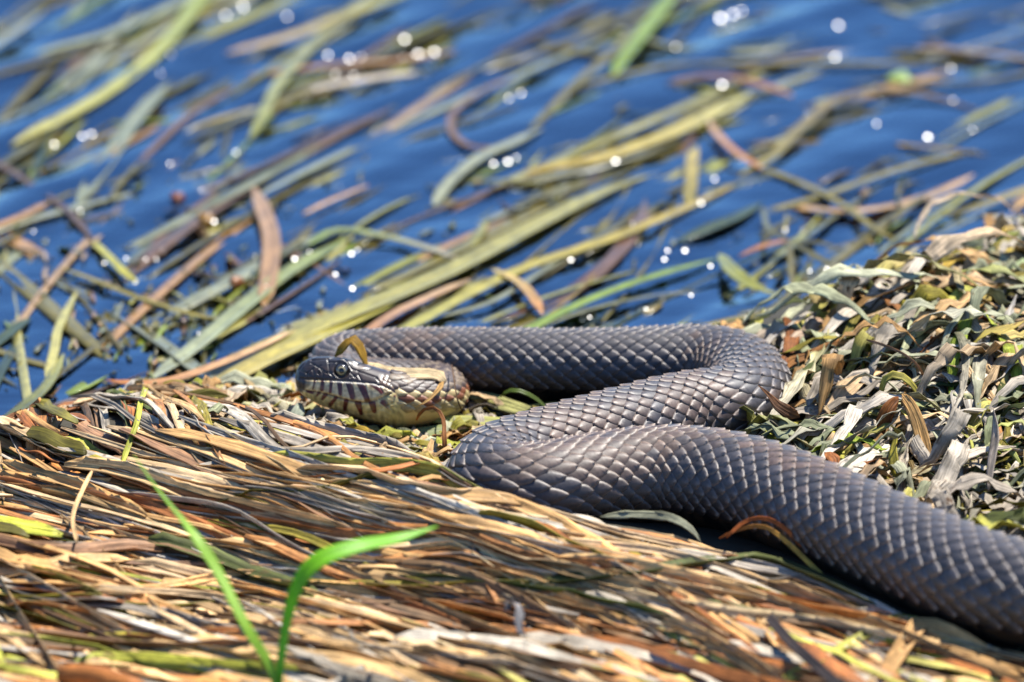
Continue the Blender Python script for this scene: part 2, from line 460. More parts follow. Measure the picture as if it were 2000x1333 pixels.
seams = [[(215, 490), (290, 520), (340, 480), (390, 460), (420, 450)], [(290, 520), (300, 575)], [(330, 430), (390, 460), (480, 520)], [(480, 390), (500, 520), (545, 560)],
         [(340, 480), (360, 540), (380, 578)], [(420, 480), (440, 540), (430, 580)], [(440, 510), (545, 520)], [(490, 420), (560, 430), (640, 420)], [(640, 400), (700, 480), (760, 500), (930, 560)],
         [(690, 560), (760, 530), (800, 600)], [(670, 500), (740, 560)], [(760, 500), (900, 470)], [(930, 560), (960, 600)], [(560, 380), (640, 400), (760, 440)], [(330, 400), (480, 390), (560, 380)], [(215, 490), (280, 410)]]
for sm in seams:
    q = [zp(*p) for p in sm]
    D -= 1.7 * np.exp(-(seg_dist(XX, YY, q) / 1.35) ** 2) * smooth(0.1, 0.3, np.abs(cW)) * (de > eyeR + 1)
# sutures between lip shields
up_bars = [((365, 585), (345, 665), 13), ((440, 588), (428, 668), 15), ((517, 590), (508, 690), 19), ((592, 592), (600, 710), 23), ((672, 600), (708, 742), 24), ((780, 608), (842, 758), 27), ((900, 618), (975, 700), 27)]
lo_bars = [((300, 690), (345, 704), 13), ((400, 706), (378, 735), 11), ((465, 722), (430, 762), 12), ((560, 745), (505, 812), 14), ((655, 775), (640, 860), 19), ((765, 800), (790, 890), 22), ((890, 790), (912, 870), 22), ((990, 790), (1050, 850), 22)]
for i, bar in enumerate(up_bars):
    (x0, y0), (x1, y1), w = bar
    q = [zp(x0 + 1.4 * w, y0 - 5), zp(x1 + 1.6 * w, y1 + 40)]
    D -= 1.5 * np.exp(-(seg_dist(XX, YY, q) / 1.3) ** 2) * side * (YY > LT) * (YY < MO)
for bar in lo_bars[2:]:
    (x0, y0), (x1, y1), w = bar
    q = [zp(x0 + 1.7 * w, y0), zp(x1 + 1.7 * w, y1 + 20)]
    D -= 1.2 * np.exp(-(seg_dist(XX, YY, q) / 1.3) ** 2) * side * (YY > MO)
D -= 1.1 * np.exp(-((YY - MO - 21 * smooth(590, 700, XX)) / 1.4) ** 2) * side * (XX < 770)
# pebbled small scales behind the jaw, as staggered bumps
pb = np.abs(np.sin((XX + 0.35 * YY) * 0.30)) * np.abs(np.sin((YY - 0.45 * XX) * 0.34))
D += 1.2 * (pb - 0.4) * smooth(742, 752, XX) * smooth(772, 762, XX) * side * smooth(-6, 4, YY - 735)
rad0 = np.hypot(YY - Ym, LL) + 1e-6
fac = 1 + D * smooth(578, 584, XX) / np.maximum(rad0, 12)
YY2 = Ym + (YY - Ym) * fac; LL2 = LL * fac
headV = headpt(XX, YY2, LL2)

# head colouring: dark crown and snout, cream lips with brick-red bars
def mixc(a, b, t): return a * (1 - t[..., None]) + np.asarray(b) * t[..., None]
wob = wobble(XX * K, YY * K, 0.006, 4)
crown = lin((40, 38, 41)); brown = lin((54, 42, 36)); cream = lin((206, 186, 138)); cream2 = lin((206, 186, 122)); red = lin((96, 36, 22)); dkred = lin((44, 26, 25))
col = np.broadcast_to(crown, XX.shape + (3,)).copy()
col = mixc(col, brown, smooth(712, 722, YY) * smooth(596, 606, XX) * 0.8)
col = mixc(col, lin((110, 84, 62)), smooth(0.7, 1.2, wob) * 0.5 * smooth(690, 715, XX) * smooth(712, 718, YY))
lipm = smooth(-0.5, 2.5, YY - LT) * smooth(786, 772, XX) * smooth(598, 610, XX + 0.5 * (YY - 745) + 2.5 * wob)
col = mixc(col, cream, lipm)
lowm = smooth(0, 2, YY - MO)
col = mixc(col, cream2, lowm * smooth(586, 600, XX + 0.4 * (YY - 760) + 1.5 * wob))
for bars, cc in ((up_bars, None), (lo_bars, None)):
    for (x0, y0), (x1, y1), w in bars:
        p0, p1 = zp(x0, y0), zp(x1, y1)
        d = seg_dist(XX, YY, [p0, p1]); tt = np.clip((YY - p0[1]) / (p1[1] - p0[1] + 1e-6), 0, 1)
        ww = w * 0.21 * (1.35 - 0.45 * tt) + 0.7 * wob
        inside = smooth(ww + 1.0, ww - 1.0, d) * ((YY > LT - 1) if bars is up_bars else (YY > MO - 2.5))
        bc = dkred * (1 - tt[..., None]) + red * tt[..., None] if bars is up_bars else np.broadcast_to(red, XX.shape + (3,))
        col = col * (1 - inside[..., None]) + bc * inside[..., None]
col = mixc(col, lin((70, 45, 35)), np.exp(-((YY - MO) / 1.3) ** 2) * side * smooth(775, 760, XX) * 0.75)
col = mixc(col, lin((232, 228, 214)), np.exp(-((YY - LT - 3.0) / 2.0) ** 2) * side * smooth(640, 660, XX) * smooth(762, 745, XX) * 0.6)  # whitish highlight painted along the rim of the upper lip
# behind the jaw: dark brown above, orange blotches, cream throat
rear = smooth(748, 768, XX)
band = YY - (757 + 0.10 * (XX - 770))
col = mixc(col, mixc(np.broadcast_to(lin((66, 52, 42)), col.shape).copy(), lin((150, 128, 100)), smooth(0.5, 0.8, pb)), rear * smooth(10, -4, band))
col = mixc(col, lin((122, 62, 34)), 0.8 * smooth(0.2, 0.9, wobble(XX * K, YY * K, 0.0045, 9)) * rear * smooth(-14, -4, band) * smooth(36, 20, band))
col = mixc(col, lin((206, 184, 110)), rear * smooth(22, 34, band) * 0.9)
col = mixc(col, lin((24, 20, 20)), smooth(4.5, 2.5, nos) * side)
for sm in seams:
    col = mixc(col, lin((24, 20, 18)), 0.8 * np.exp(-(seg_dist(XX, YY, [zp(*p) for p in sm]) / 1.2) ** 2) * smooth(0.1, 0.3, np.abs(cW)))
ring = smooth(eyeR + 4.0, eyeR + 0.5, de) * side
col = mixc(col, lin((34, 28, 24)), ring)
dark_under = smooth(0.6, 0.95, -cs + 0 * XX)
grime = smooth(0.3, 1.5, wobble(XX * K, YY * K, 0.0024, 11, 12) + 0.5 * wob)
col = mixc(col, lin((112, 82, 52)), 0.38 * grime * smooth(0, 4, YY - LT))
col = col * (1 + 0.16 * wobble(XX * K, YY * K + LL * K, 0.0016, 15, 12))[..., None]
col = np.clip(col, 0.002, 0.9)
headC = col

# --- body rings (start where the head ends)
NPB = 64
# first body ring uses the head's ring resolution so the skin is continuous
sB = np.linspace(S790 + 0.0004, BS[-1], 1300)
thB = ph[None, :]
SS = np.repeat(sB[:, None], NP, 1)[:14]
coarse = False
def ring_pts(sv, th): return surf(np.repeat(sv[:, None], len(th), 1), np.repeat(th[None, :], len(sv), 0), np.zeros((len(sv), len(th))))
# the head's angle runs the same way as the body's: 0 at the crown, positive towards the viewer's side
lead = headpt(np.array([790.0]), np.array([786.0]), np.array([20.0]))[0]
sgn = 1.0 if np.dot(BLt[0], NV) > 0 else -1.0
bodyV = ring_pts(sB, sgn * ph)
def body_colour(s, th):
    """skin between the scales and on the belly"""
    a = np.abs(th)
    base = np.broadcast_to(lin((44, 40, 38)), s.shape + (3,)).copy()
    belly = smooth(1.75, 1.9, a)
    dk = lin((24, 20, 19)) ; lt = lin((58, 46, 35))
    m = smooth(-0.3, 0.6, np.sin(s * 520 + 2 * wobble(s, th * 0.01, 0.02, 3)))[..., None]
    base = base * (1 - belly[..., None]) + (dk * m + lt * (1 - m)) * belly[..., None]
    nk = smooth(0.036, 0.018, s) * smooth(1.25, 1.6, a)
    return base * (1 - nk[..., None]) + lin((206, 180, 112)) * nk[..., None]
thm = np.angle(np.exp(1j * sgn * ph))
bodyC = body_colour(np.repeat(sB[:, None], NP, 1), np.repeat(thm[None, :], len(sB), 0))
allV = np.concatenate([headV, bodyV], 0); allC = np.concatenate([headC, bodyC], 0)
nr = len(allV)
i = np.arange(nr - 1)[:, None] * NP; j = np.arange(NP)[None, :]; j2 = (j + 1) % NP
F = np.stack([i + j, i + NP + j, i + NP + j2, i + j2], -1).reshape(-1, 4)
V = allV.reshape(-1, 3); Cc = allC.reshape(-1, 3)
tip = len(V)
V = np.vstack([V, headpt(np.array([576.8]), np.array([740.0]), np.array([0.0])), bodyV[-1].mean(0)[None]])
Cc = np.vstack([Cc, headC[0, 0][None], bodyC[-1, 0][None]])
capF = np.array([[tip, k, (k + 1) % NP, tip] for k in range(0)]) if False else None
me = make_mesh('body', V, F, M_head, Cc)
# close snout and tail end
import bmesh
bm = bmesh.new(); bm.from_mesh(me); bm.verts.ensure_lookup_table()
for k in range(NP):
    bm.faces.new((bm.verts[tip], bm.verts[k], bm.verts[(k + 1) % NP])).smooth = True
    b0 = (nr - 1) * NP
    bm.faces.new((bm.verts[tip + 1], bm.verts[b0 + (k + 1) % NP], bm.verts[b0 + k])).smooth = True
bmesh.ops.recalc_face_normals(bm, faces=bm.faces)
bm.to_mesh(me); bm.free()
snake = bpy.data.objects.new('snake', None); C.objects.link(snake)
snake.location = (0, 0, 0)
snake['label'] = 'dark grey-brown water snake with keeled scales lying coiled on the weedy bank'
snake['category'] = 'snake'
put('body', me, snake)

# --- overlapping keeled scales
ROWS = 21
PITCHF = 0.405                                  # length of a scale along the body, in body radii
THMAX = 1.82
phase = np.concatenate([[0], np.cumsum(np.diff(BS) / (PITCHF * 0.5 * (BR[1:] + BR[:-1])))])
dth = 2 * THMAX / (ROWS - 1)
nI, jI = [], []
for jr in range(ROWS):
    n0 = np.arange(0.35, phase[-1] - 1.5) + (0.5 if jr % 2 else 0.0)
    nI.append(n0); jI.append(np.full(len(n0), jr))
nI = np.concatenate(nI); jI = np.concatenate(jI)
jit = rng.normal(0, 1, (len(nI), 4))
a = np.array([0, .25, .5, .72, .88, .97, 1.0, 1.0]); bcol = np.array([-1, -1, -.55, 0, .55, 1, 1.0])
wa = np.where(a < .5, .55 + .45 * np.sin(a / .5 * np.pi / 2), np.clip(1 - ((a - .5) / .5) ** 1.7, 0.0, 1) ** 0.75); wa[-2:] = 0.10
A, Bc = np.meshgrid(a, bcol, indexing='ij'); Wm = np.repeat(wa[:, None], len(bcol), 1)
skirt = np.zeros(A.shape); skirt[-1, :] = 1; skirt[:, 0] = 1; skirt[:, -1] = 1
LEN = 1.30
pp = nI[:, None, None] + (A[None] - 0.45) * LEN + 0.02 * jit[:, 0][:, None, None]
sS = np.interp(pp, phase, BS)
th = (-THMAX + jI * dth)[:, None, None] + Bc[None] * Wm[None] * dth * 1.02
rr = np.interp(sS, BS, BR)
keel = np.exp(-(np.abs(Bc) / 0.24) ** 1.2) * smooth(0.05, 0.5, A)
hgt = (-0.015 + 0.038 * A + 0.030 * keel * A + 0.012 * (1 - Bc ** 2) - 0.06 * skirt)[None] * rr
hgt = hgt + (0.003 * jit[:, 1][:, None, None] * A[None] * rr)
SV = surf(sS, th, hgt)
# colour: charcoal plates, paler worn edge and keel tip, some rusty brown
cen = np.abs(-THMAX + jI * dth); sc = np.interp(nI, phase, BS)
bandn = wobble(sc, cen * 0.01, 0.05, 7)
basec = np.broadcast_to(lin((59, 57, 60)), (len(nI), 3)).copy()
t = smooth(0.2, 1.6, bandn + 0.6 * jit[:, 2])[:, None] * 0.7
basec = basec * (1 - t) + lin((92, 72, 58)) * t
basec *= np.exp(0.16 * jit[:, 3])[:, None]
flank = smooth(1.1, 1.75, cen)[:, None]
basec = basec * (1 - 0.8 * flank) + lin((34, 28, 27)) * 0.8 * flank  # dark brown flanks, deepened to paint in the shade low on the body
neckm = smooth(0.055, 0.024, sc)[:, None]
nkc = np.where((cen > 1.15)[:, None], np.where(rng.random((len(nI), 1)) < np.where(cen < 1.5, 0.6, 0.08)[:, None], lin((116, 66, 36)), lin((172, 150, 100))), np.where(rng.random((len(nI), 1)) < 0.2, lin((112, 96, 76)), lin((60, 46, 40))))
basec = basec * (1 - neckm) + nkc * neckm
edgec = lin((160, 144, 128))
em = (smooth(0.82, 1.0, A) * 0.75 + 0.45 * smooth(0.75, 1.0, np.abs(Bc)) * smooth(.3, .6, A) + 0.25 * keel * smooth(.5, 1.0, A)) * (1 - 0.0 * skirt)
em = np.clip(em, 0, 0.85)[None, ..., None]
SC = basec[:, None, None, :] * (0.62 + 0.5 * A)[None, ..., None] * (1 - em) + (0.55 * edgec + 0.45 * np.minimum(basec * 2.2, 0.6))[:, None, None, :] * em  # front of each scale darkened as painted shade; tips paler by nature
na, nb = len(a), len(bcol)
ii = np.arange(na - 1)[:, None] * nb + np.arange(nb - 1)[None, :]
SF = np.stack([ii, ii + 1, ii + nb + 1, ii + nb], -1).reshape(-1, 4)
if sgn: pass
# choose the 300 that show largest
cpos = SV[:, 3, 3, :]
nrm = norm(cpos - np.stack([np.interp(sS[:, 3, 3], BS, BC[:, k]) for k in range(3)], -1))
view = norm(CAM - cpos)
facing = (nrm * view).sum(-1)
pxs, pys = project(cpos)
hid = (sc > np.interp(1050, axis[:, 0][22:27][::-1], np.linspace(0, 1, 5))) * 0.0
front = (pxs > 900) & (pxs < 1990) & (pys < 1230) & (pys > 640)
# hidden under nearer coils: a nearer body axis point whose disc covers the pixel
apx, apy = project(BC[::6]); ad = (BC[::6] - CAM) @ FWD; arp = BR[::6] / K
cd = (cpos - CAM) @ FWD
cover = np.zeros(len(cpos), bool)
for k in range(len(apx)):
    cover |= (np.hypot(pxs - apx[k], pys - apy[k]) < arp[k] * 0.97) & (ad[k] < cd - 0.02)
score = np.where(front & ~cover, facing * np.interp(sc, BS, BR) ** 2, -1)
best = set(np.argsort(-score)[:300].tolist())
rest = np.array([k for k in range(len(nI)) if k not in best])
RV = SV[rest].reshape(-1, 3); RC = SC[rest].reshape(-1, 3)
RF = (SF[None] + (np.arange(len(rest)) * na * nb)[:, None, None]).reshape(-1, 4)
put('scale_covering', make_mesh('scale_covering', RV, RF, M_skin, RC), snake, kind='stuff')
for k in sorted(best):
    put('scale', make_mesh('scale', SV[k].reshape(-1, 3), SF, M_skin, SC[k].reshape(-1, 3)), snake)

# --- eyes
def eye_parts(sidesign):
    q = np.unravel_index(np.argmin(np.where(np.sign(LL2) == sidesign, np.hypot(XX - eyeX, YY - eyeY), 1e9)), XX.shape)
    lat = abs(LL2[q])
    u = np.linspace(0, np.pi, 25); v = np.linspace(0, 2 * np.pi, 40, endpoint=False)
    U, Vv = np.meshgrid(u, v, indexing='ij')
    # pole points out of the head
    out = np.cos(U) * 0.82; rx = np.sin(U) * np.cos(Vv); ry = np.sin(U) * np.sin(Vv)
    P = headpt(eyeX + eyeR * rx, eyeY - eyeR * ry, sidesign * (lat - 3.0 + eyeR * out))
    ang = np.sin(U)
    c = np.broadcast_to(lin((30, 26, 22)), U.shape + (3,)).copy()
    iris = smooth(0.82, 0.74, ang) * (np.cos(U) > 0)
    c = mixc(c, lin((96, 90, 72)), iris)
    c = mixc(c, lin((168, 156, 112)), iris * np.exp(-((ang - 0.50) / 0.10) ** 2) * 0.9)
    c = mixc(c, lin((52, 44, 34)), iris * smooth(0.62, 0.74, ang) * smooth(-0.2, 0.5, ry / np.maximum(ang, .01)))
    n1, n2 = U.shape
    i = np.arange(n1 - 1)[:, None] * n2; jj = np.arange(n2)[None, :]; jk = (jj + 1) % n2
    F = np.stack([i + jj, i + jk, i + n2 + jk, i + n2 + jj], -1).reshape(-1, 4)
    eo = put('eye', make_mesh('eye', P.reshape(-1, 3), F, M_eye, c.reshape(-1, 3)), snake)
    u = np.linspace(0, 0.40, 8); U, Vv = np.meshgrid(u, v, indexing='ij')
    rx = np.sin(U) * np.cos(Vv); ry = np.sin(U) * np.sin(Vv)
    P = headpt(eyeX + eyeR * rx, eyeY - eyeR * ry, sidesign * (lat - 3.0 + eyeR * 0.82 * np.cos(U) + 0.35))
    i = np.arange(7)[:, None] * n2
    F = np.stack([i + jj, i + jk, i + n2 + jk, i + n2 + jj], -1).reshape(-1, 4)
    put('pupil', make_mesh('pupil', P.reshape(-1, 3), F, M_pupil), eo)
eye_parts(1); eye_parts(-1)

# ------------------------------------------------------------------ plants: colours (as they look in sunlight) and helpers
ALB = 0.85
PAL = {
    'tan': [(216, 176, 120), (206, 160, 100), (224, 190, 142)],
    'pale grey': [(208, 194, 172), (190, 176, 156), (222, 210, 190)],
    'orange-brown': [(182, 122, 66), (194, 136, 80), (164, 102, 54)],
    'dull brown': [(136, 104, 72), (120, 92, 62), (150, 112, 80)],
    'olive': [(130, 116, 38), (110, 102, 34), (150, 136, 50)],
    'yellow-green': [(190, 184, 80), (176, 176, 66), (204, 194, 104)],
    'grey-green': [(166, 168, 132), (182, 182, 150), (150, 154, 118)],
    'bright green': [(156, 172, 56), (140, 160, 46), (170, 180, 66)],
    'yellow': [(206, 176, 70), (196, 160, 52), (214, 190, 96)],
    'dark green': [(74, 84, 36), (62, 74, 32), (86, 92, 44)],
}
def pick(name, r=None, k=1.0):
    r = rng if r is None else r
    c = lin(PAL[name][r.integers(3)], ALB * k) * np.exp(r.normal(0, 0.13))
    return np.clip(c, 0, 0.8)

def trace(name, pts, w, colour, label=None, cat='weed blade', group=None, mat=None, z=None, col2=None, n=None, fold=0.25, ruffle=0.0, nrm=(0, 0, 1), head=0.12, tail=0.3, tipw=0.1, parent=None, c=None, thick=0.00025, edge=None, m=5):
    """one blade through photo points (x, y[, height mm above the local surface]); w = half width in photo pixels (one or a list)"""
    P = np.array([(p[0], p[1], (p[2] if len(p) > 2 else 0.0) * MM) for p in pts], float)
    if z == 'ground':
        W3 = on_ground(P[:, 0], P[:, 1], P[:, 2])
    elif z == 'water':
        W3 = G(P[:, 0], P[:, 1], P[:, 2] + ZW + 0.0008)
    else:
        W3 = G(P[:, 0], P[:, 1], P[:, 2])
    L = np.linalg.norm(np.diff(W3, axis=0), axis=1).sum()
    n = n or int(np.clip(L / 0.0025, 8, 60))
    wl = np.asarray(w, float)
    Q = np.hstack([W3, np.interp(np.linspace(0, 1, len(W3)), np.linspace(0, 1, max(wl.size, 1)), np.atleast_1d(wl))[:, None]])
    nr = np.asarray(nrm, float)
    if nr.ndim == 2:
        Q = np.hstack([Q, np.stack([np.interp(np.linspace(0, 1, len(W3)), np.linspace(0, 1, len(nr)), nr[:, k]) for k in range(3)], 1)])
    Q = catmull(Q, n)
    Wd = Q[:, 3] * K * (taper(n, 1.0, head, tail, tipw))
    NN = norm(Q[:, 4:7]) if nr.ndim == 2 else nr
    sd = rng.random() * 50
    geo = ribbon(Q[:, :3], Wd, NN, fold, thick, ruffle, 0.012, c if c is not None else pick(colour), None if col2 is None else pick(col2), edge, m, sd)
    me = make_mesh(name, *geo[:2], mat or M_weed, *geo[2:])
    return put(name, me, parent, label, cat if parent is None else None, group)

# ------------------------------------------------------------------ weed trailing in the water: the blades one can follow
def wblade(pts, w, colour, look, col2=None, **k):
    return trace('trailing_weed', pts, w, colour, look, 'weed blade', z='water', col2=col2, head=0.1, tail=0.2, **k)
wblade([(330, 790, -3), (470, 705, .5), (620, 640, 1), (850, 545, 1), (1050, 440, 1), (1180, 375, .5), (1290, 335, -1)], [20, 26, 28, 26, 20, 12], 'yellow-green', 'broad pale yellow-green weed blade floating from behind the snake head out over the water')
wblade([(740, 680, 0), (800, 640, .6), (1000, 535, 1), (1200, 465, 1), (1320, 415, .8), (1450, 355, -.5)], [13, 15, 16, 14, 9], 'yellow-green', 'long straight yellow-green weed blade rising from behind the back coil', 'yellow')
wblade([(1000, 665, 0), (1080, 620, .6), (1180, 575, 1), (1280, 540, .8), (1400, 505, -.5)], [14, 12, 11, 9], 'bright green', 'narrow fresh green weed blade touching the top of the back coil')
wblade([(1000, 345, -1), (1100, 325, .4), (1180, 310, 1), (1330, 255, 1), (1470, 180, -.6)], [14, 20, 22, 20], 'yellow', 'short broad straw-yellow weed blade carrying two bright glints', 'yellow-green')
wblade([(20, 285, 0), (60, 262, .8), (180, 200, 1), (300, 110, .8), (390, 0, .3), (440, -60, 0)], [14, 18, 18, 16], 'yellow-green', 'green-yellow weed blade curving in a long arc, dark along one edge', 'bright green')
wblade([(60, 110, .5), (110, 95, 1), (210, 68, .8), (340, 12, .4), (420, -30, 0)], [10, 14, 14], 'grey-green', 'pale blue-green weed blade with a bent end')
wblade([(-60, 160, .4), (60, 128, .5), (150, 102, .5), (250, 85, 0), (340, 55, -.5)], [8, 9, 9], 'olive', 'thin olive weed blade running under the pale bent blade')
wblade([(485, 275, 0), (510, 235, .8), (548, 160, .8), (640, 60, .3), (740, -20, 0)], [10, 13, 13, 12], 'yellow-green', 'faded weed blade with its blunt tip hanging free in open water', 'grey-green')
wblade([(1195, 150, 0), (1225, 105, 1), (1265, 55, 1), (1320, -20, .6)], [12, 17, 18], 'bright green', 'bright green weed blade with a broken square end')
wblade([(1035, 255, 0), (1080, 210, .6), (1130, 160, .8), (1200, 100, .6), (1280, 20, 0)], [9, 11, 11], 'olive', 'straight olive weed blade meeting the pale curled blade')
wblade([(1010, 145, .3), (930, 185, .8), (885, 222, 1), (885, 262, 1), (925, 288, .8), (990, 285, .6), (1060, 250, .3)], [6, 8, 8, 6], 'dull brown', 'dark brown weed stem bent into an open loop')
wblade([(845, 405, -1), (880, 355, .6), (935, 310, 1.2), (1000, 280, 1), (1060, 250, .4)], [12, 15, 14, 9], 'grey-green', 'whitish green weed blade ending inside the bend of the dark loop')
wblade([(115, 522, .4), (190, 550, .8), (270, 582, .8), (370, 613, .8), (460, 630, .2)], [4, 7, 7, 7], 'olive', 'slim curved olive stem lying apart near the shore')
wblade([(180, 470, 0), (215, 505, 1.5), (245, 535, 2), (268, 552, 2)], [7, 10, 11], 'yellow', 'stubby bright yellow stalk end poking out of the water', c=lin((196, 186, 30), ALB))
wblade([(515, 600, 0), (525, 540, 1), (530, 470, 1.5), (515, 415, 1), (495, 365, 0)], [15, 20, 18, 16], 'tan', 'tan bent blade standing across the flow of the weeds')
wblade([(290, 745, 0), (380, 680, .6), (470, 605, .6), (560, 535, .4), (680, 465, -.5)], [14, 20, 20, 15], 'grey-green', 'translucent sea-green weed blade crossing the tan bent blade', 'bright green')
wblade([(1320, 475, .4), (1380, 450, 1), (1440, 425, 1), (1490, 395, .4)], [8, 17, 15, 6], 'dark green', 'short lens-shaped dark green leaf afloat')
wblade([(1465, 325, .5), (1530, 345, 1), (1600, 375, 1), (1660, 410, .8), (1720, 455, 0), (1800, 490, -2)], [9, 9, 8, 6], 'olive', 'olive stem slanting down against the flow')
wblade([(1440, 345, 0), (1510, 305, .8), (1570, 245, 1), (1650, 190, .8), (1780, 182, .4), (1910, 215, -.5)], [10, 14, 14, 10], 'olive', 'olive-green blade with a hooked brown far end', 'dull brown')
wblade([(1470, 420, -.5), (1600, 385, .3), (1760, 330, .5), (1930, 290, -1)], [8, 10, 10], 'olive', 'long dull olive blade half sunk beside the slanting stem')
wblade([(1830, 425, -.5), (1900, 408, .6), (1980, 380, .8), (2100, 340, .3)], [10, 13, 13], 'olive', 'mustard olive blade alone in deep blue water', 'yellow')
wblade([(1300, 165, .5), (1380, 150, 1), (1460, 160, 1.2), (1550, 188, .3)], [9, 14, 12], 'dull brown', 'short rusty brown stalk with a green speck', 'orange-brown')
wblade([(1120, 172, .2), (1300, 130, .4), (1500, 125, .4), (1700, 125, .4), (1880, 125, -.3)], [8, 10, 9], 'olive', 'long flat olive blade lying level in the far water')
wblade([(1250, 110, -.5), (1350, 100, .3), (1500, 85, .3), (1620, 70, -.5)], [8, 8, 7], 'dark green', 'dark thin blade in the far water')
wblade([(440, 105, 0), (560, 75, .6), (680, 30, .8), (800, -15, .6)], [12, 18, 16], 'tan', 'tan and yellow blade at the water far edge', 'yellow-green')
wblade([(480, 150, -.5), (640, 130, .4), (780, 120, .6), (890, 100, .2)], [9, 12, 12], 'tan', 'wet tan stalk carrying a row of bright glints')
wblade([(560, 190, -.5), (640, 170, .5), (760, 150, .5), (860, 140, -.3)], [8, 14, 10], 'pale grey', 'pale grey stalk below the glinting tan one')
wblade([(260, 330, 0), (310, 280, .5), (370, 225, .6), (460, 170, .4)], [6, 8, 7], 'dull brown', 'thin brown stem slanting over open water')
wblade([(150, 400, -.6), (200, 330, .2), (260, 240, .4), (330, 160, .2)], [16, 20, 16], 'grey-green', 'wide greyish sunken blade among thin stems')
wblade([(-40, 300, .3), (30, 340, .5), (80, 375, .6), (140, 420, .5), (190, 480, .2)], [8, 8, 7], 'dull brown', 'brown stem slanting down to the yellow stalk end')
wblade([(-40, 455, .4), (40, 425, .8), (95, 395, .6)], [9, 11, 9], 'tan', 'short tan stalk in the near shallows')
wblade([(90, 740, .5), (105, 690, 1), (115, 640, 1.2), (150, 570, .6)], [9, 10, 7], 'yellow-green', 'upright yellow-green stalk in the shallows by the straw pile')
wblade([(-30, 850, .2), (40, 800, .8), (90, 755, .8), (125, 690, .2)], [10, 13, 9], 'dark green', 'dark green blade bent at the edge of the straw pile', 'yellow-green')
wblade([(-30, 690, .2), (20, 650, .5), (60, 620, .4)], [12, 13, 8], 'dark green', 'small dark blade at the shallow end')
wblade([(205, 742, .8), (260, 750, 2), (330, 745, 2.5), (420, 715, 2), (520, 672, 2), (610, 625, 1)], [9, 14, 13, 10, 5], 'orange-brown', 'rust-brown dry stalk lying along the shore toward the snake', 'tan', mat=M_straw)
wblade([(400, 770, 0), (500, 715, 1), (590, 672, 1.5), (680, 630, 1), (800, 575, 0)], [22, 28, 28, 20], 'yellow', 'broad mustard-yellow blade passing behind the snake head', 'yellow-green')
wblade([(690, 670, 0), (760, 620, .8), (840, 580, .8), (920, 545, 0)], [10, 13, 9], 'orange-brown', 'pinkish brown blade lying between two yellow-green ones', 'tan')
wblade([(600, 480, .3), (660, 450, .8), (760, 465, 1), (850, 490, 1), (915, 515, .3)], [8, 11, 11, 7], 'bright green', 'green blade arching over toward the broad pale blade', 'pale grey')
wblade([(590, 420, .4), (640, 395, .8), (720, 362, .4)], [5, 6, 5], 'tan', 'short thin tan stick on open water')
wblade([(1000, 400, -.4), (1080, 380, .3), (1160, 360, .3), (1240, 330, -.3)], [8, 9, 8], 'olive', 'short olive blade by the straw-yellow one')
wblade([(1490, 330, 1), (1440, 300, 2), (1400, 262, 2.5), (1385, 235, 2)], [7, 9, 8], 'orange-brown', 'bent brown stalk hooked over the straw-yellow blade', 'tan')
wblade([(1345, 400, 0), (1350, 350, 1.2), (1352, 310, 1.8), (1362, 285, 2)], [14, 14, 10], 'olive', 'upright olive leaf stub under the straw-yellow blade', 'yellow')
wblade([(860, 620, .2), (960, 590, .5), (1060, 530, .8), (1140, 480, .4)], [6, 8, 7], 'grey-green', 'thin greyish blade near the long straight yellow-green one')
wblade([(1330, 650, .3), (1430, 625, .8), (1530, 612, .8), (1640, 570, .6), (1780, 520, .3)], [7, 10, 10, 8], 'olive', 'olive blade trailing beside the leafy bank')
wblade([(960, 525, 1), (1010, 550, 2), (1040, 580, 2), (1060, 615, 1)], [7, 12, 10], 'yellow', 'curled mustard leaf caught between two blades', 'orange-brown')
# a branching sprig, one thing with its stem and leaves
sprig = bpy.data.objects.new('weed_sprig', None); C.objects.link(sprig)
sprig.location = (0, 0, 0)
sprig['label'] = 'branching weed sprig with a rusty joint standing out of the water'; sprig['category'] = 'weed'
for nm, pts, w, cc in [('stem', [(1490, 405, 3), (1500, 445, 5), (1535, 468, 5), (1560, 480, 4)], [6, 7, 7], 'olive'),
                       ('stem', [(1540, 468, 5), (1545, 520, 4), (1545, 565, 3), (1515, 600, 1.5), (1440, 622, .5), (1340, 632, 0)], [6, 6, 5, 5], 'olive'),
                       ('leaf', [(1540, 470, 5), (1495, 480, 5), (1440, 502, 3)], [6, 9, 6], 'orange-brown'),
                       ('leaf', [(1550, 475, 5), (1590, 500, 4), (1640, 525, 2)], [6, 9, 6], 'olive'),
                       ('leaf', [(1550, 472, 5), (1600, 475, 4), (1640, 485, 3)], [5, 7, 4], 'olive'),
                       ('leaf', [(1405, 495, 2), (1430, 530, 3), (1470, 560, 2), (1530, 580, 0)], [8, 18, 18, 8], 'yellow-green')]:
    trace(nm, pts, w, cc, z='water', parent=sprig)
